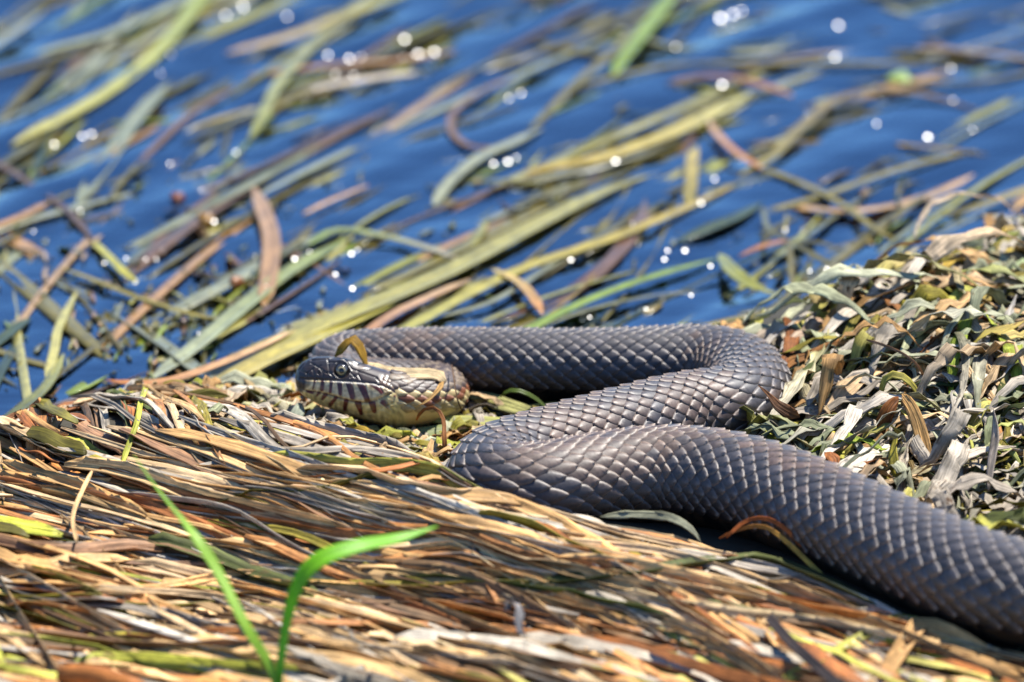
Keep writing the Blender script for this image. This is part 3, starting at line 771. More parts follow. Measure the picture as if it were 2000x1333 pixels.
# small floating scraps
def scrap(px, py, w, h, c, label, z=1.0):
    P = G(px, py, ZW + z * MM)
    u = np.linspace(0, np.pi, 9); v = np.linspace(0, 2 * np.pi, 14, endpoint=False)
    U, Vv = np.meshgrid(u, v, indexing='ij')
    r = 1 + 0.22 * np.sin(3 * Vv + px) * np.sin(U) + 0.12 * np.sin(5 * Vv + 2 * U)
    X = np.stack([w * K * r * np.sin(U) * np.cos(Vv), w * K * r * np.sin(U) * np.sin(Vv) * 1.3, h * K * r * np.cos(U)], -1) + P
    n1, n2 = U.shape
    i = np.arange(n1 - 1)[:, None] * n2; jj = np.arange(n2)[None, :]; jk = (jj + 1) % n2
    F = np.stack([i + jj, i + n2 + jj, i + n2 + jk, i + jk], -1).reshape(-1, 4)
    V = X.reshape(-1, 3)
    put('floating_scrap', make_mesh('floating_scrap', V, F, M_weed, np.broadcast_to(lin(c, ALB), V.shape), V * 1.0), None, label, 'plant scrap')
scrap(346, 388, 15, 12, (150, 72, 34), 'rust-red lump of rotten weed afloat')
scrap(402, 433, 19, 16, (176, 128, 34), 'mustard brown bud afloat with a glint on it')
scrap(1757, 152, 26, 8, (178, 200, 100), 'pale green floating leaf pad on open blue water')
scrap(460, 555, 14, 16, (170, 104, 36), 'orange-brown bud behind the slim olive stem')

def beside(px, py, marks):
    return min(marks, key=lambda q: math.hypot(px - q[0], (py - q[1]) * 1.6))[2]
WMARK = [(900, 230, 'near the dark looped stem'), (1757, 152, 'near the pale green leaf pad'), (1540, 480, 'near the branching sprig'), (1250, 600, 'behind the back coil'), (515, 470, 'near the tan bent blade'), (820, 110, 'by the stalk with bright glints'),
         (1190, 310, 'by the broad straw-yellow blade'), (220, 190, 'by the long arced blade'), (300, 590, 'by the slim olive stem'), (60, 720, 'by the edge of the straw pile'), (1250, 60, 'by the broken bright green blade'), (700, 620, 'behind the snake head'), (1900, 400, 'by the mustard olive blade'), (370, 410, 'by the floating buds')]
RMARK = [(1760, 740, 'by the hooped leaf strip'), (1500, 800, 'against the bend of the snake'), (1850, 920, 'by the big pinkish white leaf'), (1700, 930, 'against the front coil'), (1940, 830, 'by the upright grey leaf'), (1960, 620, 'by the long wavy grey leaf'), (1620, 680, 'at the water edge'), (1990, 1020, 'above the front coil end')]
LMARK = [(330, 780, 'on the crest of the bank'), (620, 830, 'below the snout'), (760, 870, 'under the snake jaw'), (900, 850, 'between neck and middle coil'), (480, 820, 'between the bank crest and the head')]
SMARK = [(540, 1250, 'by the grass seedling'), (180, 1300, 'by the orange reed end'), (1005, 1210, 'by the grey rolled leaf'), (1580, 1270, 'by the dark stick'), (1490, 1060, 'by the rusty arched stems'), (620, 920, 'by the broad reddish leaf'), (300, 870, 'at the head of the pile'), (160, 1000, 'by the forked stem'), (1100, 1040, 'before the front coil turn'), (1850, 1290, 'under the thickest coil')]
# ------------------------------------------------------------------ weed in the water: the crowd of other blades
wcol = ['yellow-green', 'olive', 'grey-green', 'dull brown', 'olive', 'tan', 'dark green', 'bright green', 'yellow']
wgt = np.array([.17, .2, .17, .12, .12, .07, .06, .05, .04]); wgt = wgt / wgt.sum()
def weed_geo(px, py, ang, Lpx, w, colr, depth, bend):
    n = 14
    t = np.linspace(-0.5, 0.5, n)
    a = math.radians(ang)
    al = a + bend * t * 1.2
    dx = np.cumsum(np.cos(al)) * Lpx / n; dy = np.cumsum(np.sin(al)) * Lpx / n
    X = px + dx - dx.mean(); Y = py - (dy - dy.mean())
    z = ZW + (depth + 0.9 * np.sin(t * 9 + px)) * MM
    P = G(X, Y, z)
    sd = rng.random() * 50
    wv = taper(n, w * K, 0.12, 0.25, 0.15)
    return ribbon(P, wv, np.array([0.15 * math.sin(px), 0.1, 1.0]), 0.2, 0.00022, 0.05, 0.02, colr, colr * rng.uniform(0.7, 1.3), None, 3, sd), (X, Y)
stuffw, nind = [], 0
for k in range(900):
    while True:
        px, py = rng.uniform(-150, 2150), rng.uniform(-120, 760)
        ysh = np.interp(px, shore_px[:, 0], shore_px[:, 1])
        if py < ysh - 15: break
    dense = 0.75 + 0.5 * wobble(px * 0.001, py * 0.001, 0.9, 8)
    clear = max(math.exp(-((px - 700) / 260) ** 2 - ((py - 300) / 120) ** 2), math.exp(-((px - 1850) / 200) ** 2 - ((py - 280) / 200) ** 2), math.exp(-((px - 120) / 160) ** 2 - ((py - 60) / 60) ** 2))
    if rng.random() < 0.75 * clear: continue
    ang = 27 + rng.normal(0, 9)
    if px > 1300 and py < 300: ang = 10 + rng.normal(0, 9)
    if px < 420 and py > 420: ang = rng.choice([30, 75, -25, 60]) + rng.normal(0, 14)
    if px < 500 and py < 300: ang = 38 + rng.normal(0, 10)
    nm = wcol[rng.choice(len(wcol), p=wgt)]
    deep = rng.choice([0.3, -0.8, -2.5, -6.0], p=[.16, .26, .32, .26])
    Lp = rng.uniform(180, 950); w = rng.uniform(3, 12) if rng.random() < 0.75 else rng.uniform(12, 20)
    geo, (X, Y) = weed_geo(px, py, ang, Lp, w, pick(nm, k=0.85), deep, rng.normal(0, 0.45))
    if nind < 240 and w > 4 and 0 < X.mean() < 2000 and 10 < Y.mean():
        nind += 1
        sunk = deep < -1.5
        size = 'broad' if w > 11 else 'narrow'
        put('trailing_weed', make_mesh('trailing_weed', *geo[:2], M_weed, *geo[2:]), None,
            f"{size} {nm} weed blade {'sunk under' if sunk else 'floating on'} the water {beside(X.mean(), Y.mean(), WMARK)}", 'weed blade',
            f"{size} {nm} weed blades {'under' if sunk else 'on'} the water {beside(X.mean(), Y.mean(), WMARK)}")
    else:
        stuffw.append(geo)
for k in range(500):       # short broken bits near the left shore
    px, py = rng.normal(330, 190), rng.normal(590, 110)
    if k % 3 == 0: px, py = rng.uniform(-50, 1900), rng.uniform(330, 740)
    if py > np.interp(px, shore_px[:, 0], shore_px[:, 1]) - 8: continue
    stuffw.append(weed_geo(px, py, rng.uniform(-40, 100), rng.uniform(18, 90), rng.uniform(1.5, 6), pick(wcol[rng.choice(len(wcol), p=wgt)], k=0.8), rng.choice([.5, -1, -3]), rng.normal(0, .8))[0])
g = join(stuffw)
o = put('water_weeds', make_mesh('water_weeds', *g[:2], M_weed, *g[2:]), kind='stuff')
o['label'] = 'tangle of small weed bits drifting in the blue water'; o['category'] = 'weeds'

# ------------------------------------------------------------------ withered leaves on the bank
def leaf_geo(px, py, ang, Lpx, w, colr, lift, arch, twist, curl, c2=None, m=5, tilt=None):
    """a limp dried leaf lying on the bank: arched, twisted, with ruffled edges"""
    n = 16
    t = np.linspace(-0.5, 0.5, n)
    base = on_ground(np.array([px]), np.array([py]))[0]
    a = math.radians(ang); al = a + curl * t * 2
    ds = Lpx * K / n
    dx = np.cumsum(np.cos(al)) * ds; dy = np.cumsum(np.sin(al)) * ds
    X = base[0] + dx - dx.mean(); Y = base[1] + dy - dy.mean()
    z = H(X, Y) + lift * MM + arch * MM * (np.cos(t * np.pi) ** 1.3) + 0.8 * MM * np.sin(t * 11 + px) + 0.7 * MM * np.sin(t * 29 + 3 * px) + rng.normal(0, 0.25 * MM, n)
    if tilt: z = z + tilt * MM * (t + 0.5) ** 1.5
    P = np.stack([X, Y, z], 1)
    tw = twist * t + rng.normal(0, 0.35)
    N = np.stack([np.sin(tw) * -np.sin(al), np.sin(tw) * np.cos(al), np.cos(tw)], 1)
    prof = taper(n, w * K, rng.uniform(.3, .6), rng.uniform(.5, .75), 0.03) * (1 + 0.12 * np.sin(t * 23 + px))
    return ribbon(P, prof, N, rng.uniform(-0.25, 0.45), 0.00015, rng.uniform(0.15, 0.5), rng.uniform(0.005, 0.014), colr, c2, None, m, rng.random() * 50)

def leaf_spots(n, poly_fn):
    out = []
    while len(out) < n:
        p = poly_fn()
        if p is not None: out.append(p)
    return out

spine = np.stack(project(BC), 1)
def off_snake(px, py, margin):
    """ground pixel not under the snake"""
    P = on_ground(np.array([px]), np.array([py]))[0]
    return np.min(np.hypot(BC[::8, 0] - P[0], BC[::8, 1] - P[1]) - BR[::8]) > margin
right_shape = lambda px, py: (px > 1440) and py > np.interp(px, shore_px[:, 0], shore_px[:, 1]) - 6 and py < np.interp(px, [1440, 1600, 1800, 2000, 2200], [900, 1000, 1120, 1260, 1330])
def right_spot():
    px, py = rng.uniform(1440, 2160), rng.uniform(430, 1250)
    return (px, py) if right_shape(px, py) and off_snake(px, py, 0.001) else None
def left_spot():
    px, py = rng.uniform(180, 960), rng.uniform(755, 950)
    lo = np.interp(px, shore_px[:, 0], shore_px[:, 1]) - 4
    hi = np.interp(px, [180, 280, 400, 600, 900, 960], [820, 815, 850, 905, 970, 975])
    if not (lo < py < hi) or not off_snake(px, py, 0.0005): return None
    return px, py
rcol = ['pale grey', 'grey-green', 'tan', 'olive', 'yellow-green', 'orange-brown', 'dark green', 'bright green']
rw = np.array([.36, .25, .15, .08, .07, .04, .03, .02]); rw = rw / rw.sum()
lcol = ['pale grey', 'tan', 'olive', 'yellow-green', 'grey-green', 'orange-brown']
lw = np.array([.30, .24, .14, .13, .11, .08]); lw = lw / lw.sum()
NICE = {'pale grey': 'bleached grey', 'tan': 'tan', 'olive': 'olive', 'yellow-green': 'yellow-green', 'grey-green': 'silvery grey-green', 'orange-brown': 'orange-brown', 'dark green': 'dark green', 'bright green': 'still green'}
litter, count = [], 0
def scatter_leaves(spots, names, p, where, maxn, wr, Lr, liftr, biasang, archk=1.0):
    global litter
    made = 0
    for q, (px, py) in enumerate(spots):
        nm = names[rng.choice(len(names), p=p)]
        up = q / len(spots)
        w = rng.uniform(*wr) * (1.3 if rng.random() < .15 else 1); Lp = rng.uniform(*Lr)
        arch = rng.uniform(0, 3.5) if rng.random() < .8 else rng.uniform(6, 13)
        arch *= archk
        ang = biasang + rng.normal(0, 40) if rng.random() < .5 else rng.uniform(0, 360)
        c = pick(nm); c2 = pick(names[rng.choice(len(names), p=p)]) if rng.random() < .35 else c * rng.uniform(.7, 1.25)
        geo = leaf_geo(px, py, ang, Lp, w, c, liftr[0] + up * (liftr[1] - liftr[0]), arch, rng.normal(0, 1.2), rng.normal(0, .5), c2, 5 if made < maxn else 3)
        if up > 0.35 and made < maxn and -20 < px < 2010 and not (px < 1000 and py > 935):
            made += 1
            size = 'broad' if w > 0.55 * (wr[0] + wr[1]) else 'narrow'
            bend = 'arched' if arch > 6 * archk else 'flattened'
            put('withered_leaf', make_mesh('withered_leaf', *geo[:2], M_leaf, *geo[2:]), None,
                f'{size} {bend} {NICE[nm]} withered leaf {beside(px, py, where)}', 'leaf', f'{size} {bend} {NICE[nm]} withered leaves {beside(px, py, where)}')
        else:
            litter.append(geo)
scatter_leaves(leaf_spots(620, right_spot), rcol, rw, RMARK, 210, (7, 21), (150, 480), (0, 10), 50)
scatter_leaves(leaf_spots(330, left_spot), lcol, lw, LMARK, 110, (6, 17), (90, 280), (0, 2.0), 0, 0.32)
# long half-dry blades combed up the right bank
for k in range(60):
    px = rng.uniform(1500, 2150); py = np.interp(px, shore_px[:, 0], shore_px[:, 1]) + rng.uniform(-14, 120) * (0.4 + 0.6 * (px > 1700))
    nm = ['yellow-green', 'yellow-green', 'grey-green', 'yellow', 'pale grey', 'tan', 'olive'][rng.integers(7)]
    geo = leaf_geo(px, py, 57 + rng.normal(0, 9), rng.uniform(350, 900), rng.uniform(7, 20), pick(nm), rng.uniform(0, 7), rng.uniform(0, 5), rng.normal(0, .7), rng.normal(0, .18), pick(nm))
    put('combed_leaf', make_mesh('combed_leaf', *geo[:2], M_leaf, *geo[2:]), None, f'long {nm} half-dry leaf combed along the bank at the water edge', 'leaf', f'long {nm} leaves combed along the water edge')
g = join(litter)
o = put('leaf_litter', make_mesh('leaf_litter', *g[:2], M_leaf, *g[2:]), kind='stuff')
o['label'] = 'matted layer of small dead leaves under the larger ones'; o['category'] = 'leaf litter'

# ------------------------------------------------------------------ the mat of dry straw in front
def mat_angle(px, py):
    """lie of the straw in the picture, degrees below level to the right"""
    a = 15.0
    a += 14 * math.exp(-((px - 350) / 260) ** 2 - ((py - 850) / 90) ** 2)
    a -= 6 * math.exp(-((px - 300) / 400) ** 2 - ((py - 1200) / 160) ** 2)
    a += 5 * smooth(1100, 1333, py) * smooth(700, 1500, px)
    return a + 5 * wobble(px * 0.001, py * 0.001, 0.35, 3)
upper_edge = lambda px: np.interp(px, [-300, 0, 120, 235, 330, 450, 600, 760, 900, 1000, 1200, 1400, 1550, 1700, 1850, 2000, 2300], [880, 862, 822, 792, 798, 835, 870, 920, 985, 1020, 1058, 1092, 1148, 1215, 1280, 1325, 1370])
snake_y = None
def straw_geo(px, py, ang, Lpx, w, colr, lift, m, wav):
    n = 15
    t = np.linspace(0, 1, n)
    al = np.radians(ang) + wav * 0.35 * np.sin(t * rng.uniform(3, 8) + px)
    X = px + np.cumsum(np.cos(al)) * Lpx / n; Y = py + np.cumsum(np.sin(al)) * Lpx / n
    X -= X.mean() - px; Y -= Y.mean() - py
    Y = np.maximum(Y, upper_edge(X) + 4)
    P0 = on_ground(X, Y)
    P = P0.copy()
    P[:, 2] = H(P0[:, 0], P0[:, 1]) + lift * MM + wav * MM * 1.6 * np.sin(t * rng.uniform(4, 11) + rng.uniform(0, 6))
    tw = rng.normal(-.15, .35) + rng.normal(0, .5) * t
    N = np.stack([0.3 * np.sin(tw), np.sin(tw), np.cos(tw)], 1)
    prof = taper(n, w * K, .1, .2, .3)
    cc = colr[None] * (1 + 0.25 * np.sin(t * 9 + px)[:, None])
    return ribbon(P, prof, N, rng.uniform(.2, 1.0), 0.00035, rng.uniform(0, .2), .02, cc, None, None, m, rng.random() * 50)
scol = ['tan', 'pale grey', 'orange-brown', 'dull brown', 'olive', 'yellow-green', 'dark green']
sw = np.array([.38, .22, .17, .10, .06, .05, .02]); sw = sw / sw.sum()
mat_geo, cand = [], []
for k in range(4300):
    px = rng.uniform(-250, 2250); py = rng.uniform(780, 1620)
    if py < upper_edge(px): continue
    if not off_snake(px, py, 0.0005): continue
    cu, cv = px * .00028 + py * .00008, (py - 0.27 * px) * .001
    if rng.random() < 0.8 * float(smooth(0.35, 1.1, wobble(cu, cv, .11, 6))): continue
    top = rng.random()
    nm = scol[rng.choice(len(scol), p=sw)]
    ang = mat_angle(px, py) + rng.normal(0, 5)
    if rng.random() < .06: ang += rng.normal(0, 30)
    if px < 420 and py < 950 and rng.random() < .5: ang = rng.uniform(20, 120)
    big = rng.random() < .38
    w = rng.uniform(9, 19) if big else rng.uniform(3, 9)
    Lp = rng.uniform(240, 850) if not (px < 420 and py < 960) else rng.uniform(70, 240)
    lift = 6.5 * top
    clump = 0.55 + 0.45 * wobble(px * .001, py * .001, .16, 6)
    geo = (px, py, ang, Lp, w, pick(nm, k=0.8 if nm == 'pale grey' else 1.05), lift, rng.uniform(.08, .45))
    score = (w * Lp) * (0.25 + top) if (20 < px < 1980 and py < 1310) else -1
    cand.append((score, nm, w, ang - 15, geo))
order = sorted(range(len(cand)), key=lambda i: -cand[i][0])
chosen = set(order[:285])
for i, (sc_, nm, w, da, gargs) in enumerate(cand):
    geo = straw_geo(*gargs[:7], 5 if i in chosen else 3, gargs[7])
    if i in chosen:
        size = 'thick' if w > 15 else ('medium' if w > 11 else 'thin')
        lie = 'crossing the lie of' if abs(da) > 22 else 'lying along'
        put('straw_strand', make_mesh('straw_strand', *geo[:2], M_straw, *geo[2:]), None,
            f'{size} {nm} straw strand {lie} the mat {beside(*gargs[:2], SMARK)}', 'straw', f'{size} {nm} straw strands {lie} the mat {beside(*gargs[:2], SMARK)}')
    else:
        mat_geo.append(geo)
g = join(mat_geo)
o = put('straw_mat', make_mesh('straw_mat', *g[:2], M_straw, *g[2:]), kind='stuff')
o['label'] = 'thick mat of fine dry straw covering the bank before the snake'; o['category'] = 'straw'

# ------------------------------------------------------------------ single leaves and stems one notices
VIEW = tuple(NV)
def z1(x, y, z): return (*zp(x, y), z)
def one(name, pts, w, colour, label, cat='leaf', **k):
    k.setdefault('mat', M_leaf)
    up = 9.0 if (np.mean([p[0] for p in pts]) > 1640 and pts[0][1] < 1000) else (5.0 if pts[0][1] > 1000 else 0.0)      # on top of the heap and of the straw
    pts = [(p[0], p[1], p[2] + up) for p in pts]
    return trace(name, pts, w, colour, label, cat, **k)
one('folded_leaf', [z1(540, 372, 21.5), z1(600, 300, 24), z1(712, 205, 27.5), z1(790, 320, 24), z1(862, 520, 18)], [9, 10, 15, 13, 3], 'yellow', 'small amber leaf folded like an arch on top of the snake head', nrm=[(0, -.8, .6), (0, -.5, .9), (.3, -.3, .9), (.8, -.5, .5), (.8, -.6, .3)], c=lin((176, 134, 40), ALB), head=.05, tail=.3, fold=.1)
one('strap_leaf', [z1(840, 430, 20), z1(960, 485, 19.2), z1(1100, 520, 18.8), z1(1250, 530, 18.4), z1(1400, 530, 18), z1(1510, 545, 17.4), z1(1560, 600, 16.5)], [10, 13, 15, 15, 15, 12], 'tan', 'pale straw-coloured strap leaf laid across the snake neck', nrm=(0, -.4, .9), c=lin((236, 208, 158), ALB), fold=.15, head=.05, tail=.15, tipw=.4)
one('leaf_stalk', [z1(1555, 595, 16.6), z1(1500, 680, 15.5), z1(1400, 780, 15), z1(1310, 825, 14.5)], [7, 4, 3, 3], 'tan', 'narrow tan leaf end hanging down the side of the snake neck', nrm=VIEW, c=lin((206, 160, 92), ALB))
one('curled_stem', [z1(1300, 960, 10), z1(1345, 880, 13.5), z1(1420, 838, 15), z1(1500, 860, 15), z1(1555, 960, 13), z1(1560, 1080, 11), z1(1565, 1200, 8), z1(1575, 1330, 4)], [3, 3, 3, 4, 4, 5, 7], 'orange-brown', 'thin rusty stem curling from under the neck and hooking down', nrm=VIEW, c=lin((156, 100, 52), ALB), tipw=.5)
one('thin_straw', [z1(1630, 440, 19), z1(1655, 600, 17.5), z1(1680, 760, 15), z1(1735, 890, 10)], [1.3, 1.3], 'dull brown', 'hair-thin dry straw leaning against the bend of the neck', cat='straw', nrm=VIEW, tipw=.6)
one('green_leaf', [(845, 824, 5), (900, 822, 5), (980, 826, 4.5), (1075, 832, 4)], [8, 12, 12, 9], 'yellow-green', 'smooth yellow-green leaf reaching from the neck to the middle coil', nrm=(0, -.35, .9), c=lin((206, 204, 116), ALB), mat=M_grass, tail=.15)
one('green_leaf', [(740, 868, 1.5), (800, 852, 3), (880, 842, 3.5), (960, 836, 3), (1050, 826, 2)], [12, 17, 17, 14], 'grey-green', 'grey-green striped leaf flat on the ground under the snake chin', nrm=(0, -.3, .9), c=lin((160, 170, 110), ALB), mat=M_grass)
one('green_leaf', [(905, 765, 5), (950, 782, 5), (1010, 800, 4.5), (1080, 818, 4)], [8, 18, 16, 8], 'yellow-green', 'pale dull leaf tucked between the neck and the back coil', nrm=(.1, -.5, .8), c=lin((176, 172, 106), ALB))
one('green_leaf', [(976, 776, 7), (992, 764, 10), (1015, 764, 10.5), (1045, 778, 8), (1078, 806, 4)], [3, 4.5, 4.5, 3], 'bright green', 'thin green leaf arched up between the coils', nrm=(0, -.6, .8), c=lin((104, 124, 44), ALB), mat=M_grass)
one('green_leaf', [(1010, 802, 3), (1060, 795, 4), (1120, 790, 4)], [6, 9, 7], 'yellow', 'yellow leaf squeezed against the middle coil', nrm=(0, -.4, .9))
one('dry_leaf', [z1(240, 1190, 5), z1(420, 1180, 7), z1(600, 1150, 8), z1(760, 1200, 7), z1(900, 1270, 5), z1(1000, 1340, 3)], [7, 9, 9, 8, 6], 'tan', 'ragged tan leaf with a brown torn edge below the snake chin', nrm=(0, -.5, .8), ruffle=.3, edge=lin((120, 70, 30), ALB))
one('dry_leaf', [z1(580, 1050, 7), z1(760, 1040, 9), z1(900, 1110, 8), z1(1050, 1160, 6), z1(1300, 1250, 3)], [5, 11, 10, 7], 'yellow', 'twisted amber leaf lying under the snake jaw', nrm=[(0, -.8, .6), (0, -.2, 1), (0, -.8, .6)], ruffle=.2)
one('dry_leaf', [z1(360, 1040, 6), z1(500, 970, 9), z1(640, 950, 9.5), z1(730, 985, 8)], [8, 14, 12, 5], 'pale grey', 'crumpled whitish leaf in front of the snake chin', nrm=(0, -.6, .8), ruffle=.5)
one('dry_leaf', [z1(90, 1080, 5), z1(160, 950, 8), z1(210, 860, 10), z1(240, 800, 10)], [8, 13, 12, 7], 'pale grey', 'upright whitish green leaf below the tip of the snout', nrm=(.3, -.9, .4), c=lin((196, 202, 176), ALB))
one('dry_leaf', [(262, 772, 5), (300, 762, 8), (360, 762, 8), (430, 772, 6), (480, 782, 4)], [8, 14, 13, 9], 'tan', 'curled cream leaf with a brown rim on the crest of the bank', nrm=(0, -.6, .8), ruffle=.4, edge=lin((130, 76, 36), ALB), c=lin((214, 178, 130), ALB))
one('dry_leaf', [(300, 800, 6), (350, 785, 9), (410, 772, 10), (450, 775, 9)], [10, 15, 13, 6], 'olive', 'dark olive leaf propped on the crest of the bank', nrm=(0, -.8, .5))
one('dry_leaf', [(850, 935, 1), (870, 905, 3), (880, 880, 4)], [12, 16, 10], 'yellow-green', 'short yellow-green leaf against the turn of the front coil', nrm=(0, -.6, .7))
# right bank
one('arched_leaf', [(1725, 800, 8), (1722, 765, 16), (1735, 735, 21), (1765, 738, 21), (1790, 765, 16), (1802, 805, 9)], [8, 9, 9, 8, 5], 'yellow-green', 'yellowish leaf strip standing up as a hoop in the leaf heap', nrm=[(-.8, -.5, .2), (-.7, -.5, .5), (0, -.5, .9), (.7, -.5, .5), (.8, -.5, .3)], c=lin((176, 164, 76), ALB))
one('dry_twig', [(1692, 664, 22), (1730, 676, 23), (1770, 695, 22), (1798, 722, 18), (1806, 755, 10)], [2.6, 2.6, 2.6, 2.4], 'dull brown', 'thin brown dry twig bowing over the leaf heap', 'twig', nrm=VIEW, tipw=.5, thick=.0006)
one('dry_twig', [(1770, 742, 14), (1850, 762, 14), (1930, 788, 13), (1990, 800, 12)], [3, 4, 4], 'orange-brown', 'straight tan stalk lying across the leaf heap', 'twig', nrm=VIEW, tipw=.6, thick=.0006)
one('dry_leaf', [(1762, 770, 18), (1782, 800, 17), (1800, 850, 12), (1812, 905, 7), (1818, 930, 5)], [9, 14, 14, 7], 'tan', 'upright ochre tan leaf standing in the leaf heap', nrm=(-.2, -.95, .3), c=lin((206, 160, 96), ALB))
one('dry_leaf', [(1755, 775, 18), (1735, 800, 16), (1722, 835, 11), (1728, 850, 9)], [5, 14, 14, 8], 'orange-brown', 'chestnut brown leaf bent behind the ochre tan one', nrm=(.2, -.9, .3), c=lin((150, 92, 42), ALB))
one('dry_leaf', [(1750, 850, 11), (1745, 890, 10), (1756, 930, 7), (1782, 965, 4)], [8, 12, 11, 5], 'yellow-green', 'drooping yellow-olive leaf pointing at the front coil', nrm=(-.4, -.9, .2), c=lin((168, 156, 56), ALB))
one('dry_leaf', [(1812, 985, 5), (1832, 945, 9), (1865, 905, 12), (1920, 880, 13), (1985, 872, 13)], [16, 18, 14, 9, 7], 'pale grey', 'big pinkish white leaf curving over the edge of the front coil', nrm=[(-.8, -.6, .4), (-.5, -.6, .7), (0, -.4, .9)], c=lin((222, 204, 180), ALB), ruffle=.15)
one('dry_leaf', [(1660, 840, 8), (1685, 885, 7), (1705, 925, 5), (1720, 960, 3)], [5, 9, 12, 9], 'grey-green', 'silvery strip of leaf hanging toward the front coil', nrm=(-.4, -.8, .4), c=lin((196, 200, 184), ALB))
one('dry_leaf', [(1480, 752, 27), (1500, 770, 26), (1522, 795, 24), (1545, 808, 22), (1562, 815, 20)], [2, 3.5, 11, 14, 9], 'dull brown', 'twisted dark brown leaf tip resting against the right bend of the snake', nrm=(0, -.8, .5), c=lin((120, 80, 48), ALB), ruffle=.3)
one('dry_leaf', [(1480, 868, 2), (1530, 830, 7), (1580, 800, 10), (1620, 780, 11)], [14, 24, 22, 14], 'dull brown', 'broad fibrous grey-brown leaf wedged beside the bend of the snake', nrm=(-.3, -.6, .7), c=lin((150, 140, 130), ALB))
one('dry_leaf', [(1930, 960, 9), (1938, 900, 14), (1945, 850, 18), (1940, 800, 20)], [6, 11, 12, 6], 'pale grey', 'upright grey leaf with a brown core in the leaf heap', nrm=(-.6, -.8, .2), c=lin((170, 156, 140), ALB))
one('dry_leaf', [(1790, 770, 12), (1850, 745, 15), (1910, 700, 18), (1960, 640, 20), (1985, 575, 24)], [10, 17, 18, 15, 6], 'pale grey', 'long wavy grey leaf sweeping up the heap with a curled tip', nrm=(-.4, -.6, .7), ruffle=.3, c=lin((196, 188, 176), ALB))
one('dry_leaf', [(1690, 760, 8), (1760, 700, 12), (1830, 640, 15), (1910, 580, 17), (2010, 500, 18)], [9, 17, 20, 18], 'grey-green', 'broad dusty green leaf lying up the bank', nrm=(-.3, -.5, .8), c=lin((170, 184, 134), ALB))
one('dry_leaf', [(1650, 690, 5), (1700, 640, 10), (1760, 580, 14), (1815, 545, 16)], [7, 12, 11, 6], 'grey-green', 'long silvery leaf with an arched neck near the water', nrm=(-.4, -.6, .6), c=lin((186, 188, 176), ALB))
one('dry_leaf', [(1810, 545, 17), (1832, 560, 18), (1838, 595, 15), (1822, 630, 11)], [4, 7, 7, 5], 'tan', 'small cream leaf hooked over the silvery one', nrm=(.5, -.8, .3), c=lin((214, 196, 156), ALB))
# in front of the snake
one('rusty_stem', [(1420, 1050, 8), (1450, 1022, 11), (1490, 1012, 12), (1530, 1030, 11), (1565, 1068, 7)], [3, 4, 4, 4], 'orange-brown', 'rust-orange stem arched against the belly of the front coil', 'stem', mat=M_straw, nrm=VIEW, c=lin((182, 96, 36), ALB), tipw=.5)
one('rusty_stem', [(1405, 1052, 7), (1450, 1032, 9.5), (1495, 1030, 10), (1540, 1062, 8), (1590, 1110, 4), (1620, 1140, 2)], [3, 4, 4, 5, 4], 'orange-brown', 'second rusty stem fading to yellow at its far end', 'stem', mat=M_straw, nrm=VIEW, c=lin((178, 100, 40), ALB), col2='yellow', tipw=.5)
one('dry_leaf', [(1170, 1010, 6), (1230, 1006, 8), (1300, 1010, 9), (1345, 1030, 8), (1370, 1060, 5)], [6, 9, 9, 6], 'grey-green', 'cream green leaf bent at a corner before the front coil', nrm=(0, -.6, .7), ruffle=.2)
one('dark_stick', [(1500, 1205, 9), (1545, 1255, 9), (1600, 1305, 9), (1660, 1360, 9)], [9, 10, 10, 9], 'dull brown', 'dark grey broken stick slanting over the straw', 'stick', mat=M_straw, nrm=VIEW, c=lin((78, 66, 58), ALB), thick=.002, tipw=.8, head=.05, tail=.05)
one('reed_stub', [(110, 1318, 8), (180, 1322, 9), (260, 1345, 9)], [18, 20, 18], 'orange-brown', 'thick orange broken reed end lying in the straw', 'reed', mat=M_straw, nrm=VIEW, c=lin((206, 128, 62), ALB), thick=.004, fold=-.5, tipw=.8, head=.08)
one('leaf_curl', [(985, 1195, 12), (1000, 1175, 14), (1015, 1195, 14), (1010, 1225, 11), (1030, 1245, 8)], [8, 9, 10, 8], 'pale grey', 'small grey rolled leaf sitting on the straw', nrm=(.5, -.8, .3), c=lin((150, 146, 144), ALB))
one('long_dead_leaf', [(395, 862, 14), (440, 850, 16), (520, 862, 16), (620, 895, 13), (740, 935, 10), (860, 975, 8)], [8, 13, 13, 11, 8], 'orange-brown', 'broad reddish brown dead leaf lying along the crest of the straw', nrm=(0, -.6, .7), mat=M_straw, c=lin((166, 98, 58), ALB), col2='dull brown')
one('long_dead_leaf', [(360, 850, 13), (400, 910, 14), (430, 945, 14), (500, 970, 12), (620, 985, 11)], [5, 8, 9, 9], 'orange-brown', 'orange strand bending down the straw beside the broad reddish leaf', nrm=(0, -.6, .7), mat=M_straw)
one('bleached_strand', [(245, 825, 13), (262, 860, 14), (280, 905, 13)], [5, 6, 6], 'pale grey', 'short bleached grey strand standing at the head of the straw', 'straw', mat=M_straw, nrm=VIEW)
one('forked_stem', [(150, 1060, 9), (142, 1010, 12), (160, 960, 13), (180, 920, 14)], [4, 4, 4], 'tan', 'tan forked stem lying loose over the straw', 'stem', mat=M_straw, nrm=VIEW, tipw=.5)

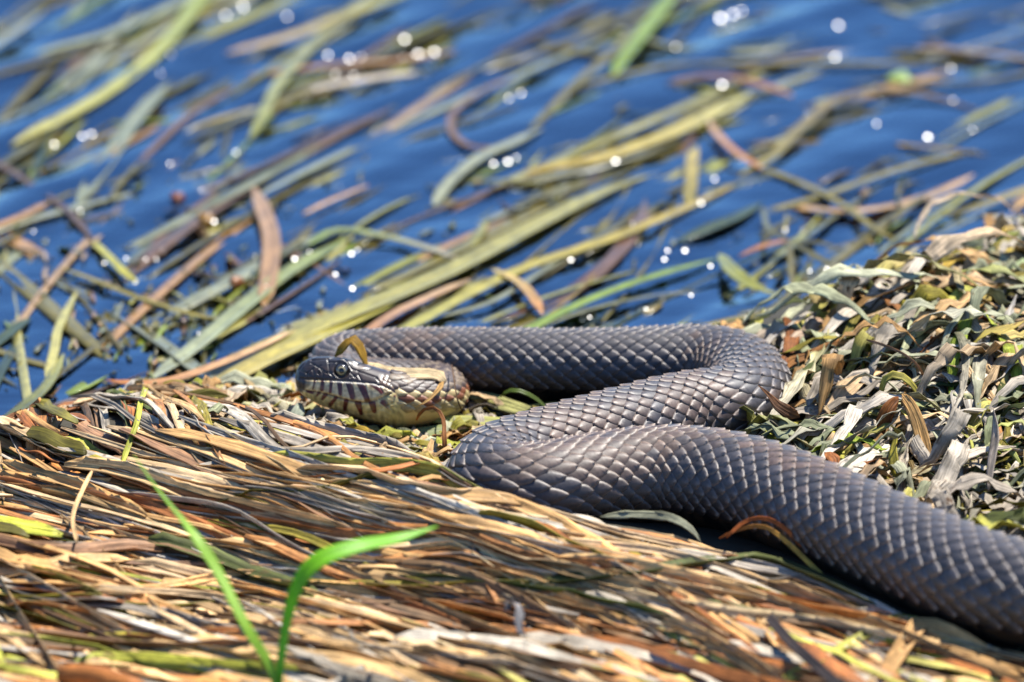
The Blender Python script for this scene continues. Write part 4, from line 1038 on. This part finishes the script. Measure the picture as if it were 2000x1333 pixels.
# green grass seedling with two blades
seed = bpy.data.objects.new('grass_seedling', None); C.objects.link(seed)
sp = on_ground(np.array([540.0]), np.array([1330.0]))[0]
seed.location = (0, 0, 0)
seed['label'] = 'fresh green grass seedling with two blades growing out of the straw'; seed['category'] = 'grass'
yb = 1365
trace('blade', [(545, yb + 30, 4), (530, 1310, 14), (480, 1225, 26), (420, 1110, 38), (370, 1035, 46), (310, 960, 50), (262, 890, 52)], [7, 9, 11, 12, 11, 8, 3], 'bright green', mat=M_grass, nrm=(.7, -.7, .3), parent=seed, c=lin((158, 200, 66), 0.9), col2=None, tail=.25, head=.02, tipw=.4)
trace('blade', [(540, yb + 30, 4), (550, 1290, 16), (562, 1210, 26), (585, 1140, 36), (625, 1095, 42), (700, 1068, 44), (780, 1052, 43), (855, 1028, 44)], [8, 9, 11, 15, 17, 15, 11, 3], 'bright green', mat=M_grass, nrm=[(-.7, -.7, .3), (-.7, -.7, .3), (-.3, -.6, .7), (0, -.5, .8), (0, -.5, .8)], parent=seed, c=lin((136, 206, 36), 0.9), tail=.3, head=.02, tipw=.4)

# ------------------------------------------------------------------ tilted discs added to mimic sun glints on the water
m, nt, out = new_mat('sun_glint')
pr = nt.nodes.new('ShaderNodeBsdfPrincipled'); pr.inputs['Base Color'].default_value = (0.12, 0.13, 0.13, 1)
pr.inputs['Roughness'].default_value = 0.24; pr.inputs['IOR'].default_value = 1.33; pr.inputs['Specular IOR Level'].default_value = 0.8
nt.links.new(pr.outputs[0], out.inputs[0]); M_glint = m
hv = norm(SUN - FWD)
def glint_disc(px, py, r, z=1.2):
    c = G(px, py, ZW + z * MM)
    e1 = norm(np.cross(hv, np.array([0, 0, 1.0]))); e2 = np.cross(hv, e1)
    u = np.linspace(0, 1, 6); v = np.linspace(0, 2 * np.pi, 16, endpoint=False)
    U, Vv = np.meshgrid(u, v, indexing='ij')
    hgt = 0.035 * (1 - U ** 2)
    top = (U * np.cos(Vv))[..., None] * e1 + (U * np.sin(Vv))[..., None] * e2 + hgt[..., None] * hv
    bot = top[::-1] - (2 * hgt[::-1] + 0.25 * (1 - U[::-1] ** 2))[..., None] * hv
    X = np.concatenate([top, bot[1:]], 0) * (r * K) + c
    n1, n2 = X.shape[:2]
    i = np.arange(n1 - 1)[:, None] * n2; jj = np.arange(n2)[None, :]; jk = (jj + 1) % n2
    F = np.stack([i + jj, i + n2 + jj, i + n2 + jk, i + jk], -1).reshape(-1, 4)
    return make_mesh('sun_glint', X.reshape(-1, 3), F, M_glint)
glint_discs = [(474, 13, 10), (790, 77, 12), (790, 115, 14), (818, 108, 16), (848, 102, 16), (682, 115, 10), (705, 112, 8), (655, 145, 8), (690, 148, 9), (105, 282, 12), (160, 266, 11), (178, 262, 7), (964, 320, 8), (992, 316, 9), (1008, 308, 6),
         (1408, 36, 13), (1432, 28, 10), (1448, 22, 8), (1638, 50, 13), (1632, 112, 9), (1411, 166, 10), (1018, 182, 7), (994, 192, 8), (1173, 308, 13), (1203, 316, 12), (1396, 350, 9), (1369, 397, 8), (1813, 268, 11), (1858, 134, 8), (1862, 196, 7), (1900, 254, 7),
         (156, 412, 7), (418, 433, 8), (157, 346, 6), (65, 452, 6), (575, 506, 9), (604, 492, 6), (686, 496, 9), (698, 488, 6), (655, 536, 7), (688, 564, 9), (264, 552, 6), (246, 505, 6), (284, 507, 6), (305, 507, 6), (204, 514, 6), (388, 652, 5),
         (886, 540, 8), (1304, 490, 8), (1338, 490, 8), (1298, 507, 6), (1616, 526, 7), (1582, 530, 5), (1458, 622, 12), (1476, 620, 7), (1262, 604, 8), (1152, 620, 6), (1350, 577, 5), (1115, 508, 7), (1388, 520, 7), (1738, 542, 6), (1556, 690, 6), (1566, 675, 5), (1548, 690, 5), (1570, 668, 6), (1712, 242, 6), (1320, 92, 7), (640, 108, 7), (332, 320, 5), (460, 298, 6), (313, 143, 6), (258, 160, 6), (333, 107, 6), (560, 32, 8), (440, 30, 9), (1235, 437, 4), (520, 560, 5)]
for k, (px, py, r) in enumerate(glint_discs):
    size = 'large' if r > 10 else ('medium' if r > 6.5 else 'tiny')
    put('sun_glint', glint_disc(px, py, r * rng.uniform(0.36, 0.66), 1.5), None, f'{size} disc added as a sun glint on the water {beside(px, py, WMARK)}', 'water bead', f'{size} added sun-glint discs {beside(px, py, WMARK)}')
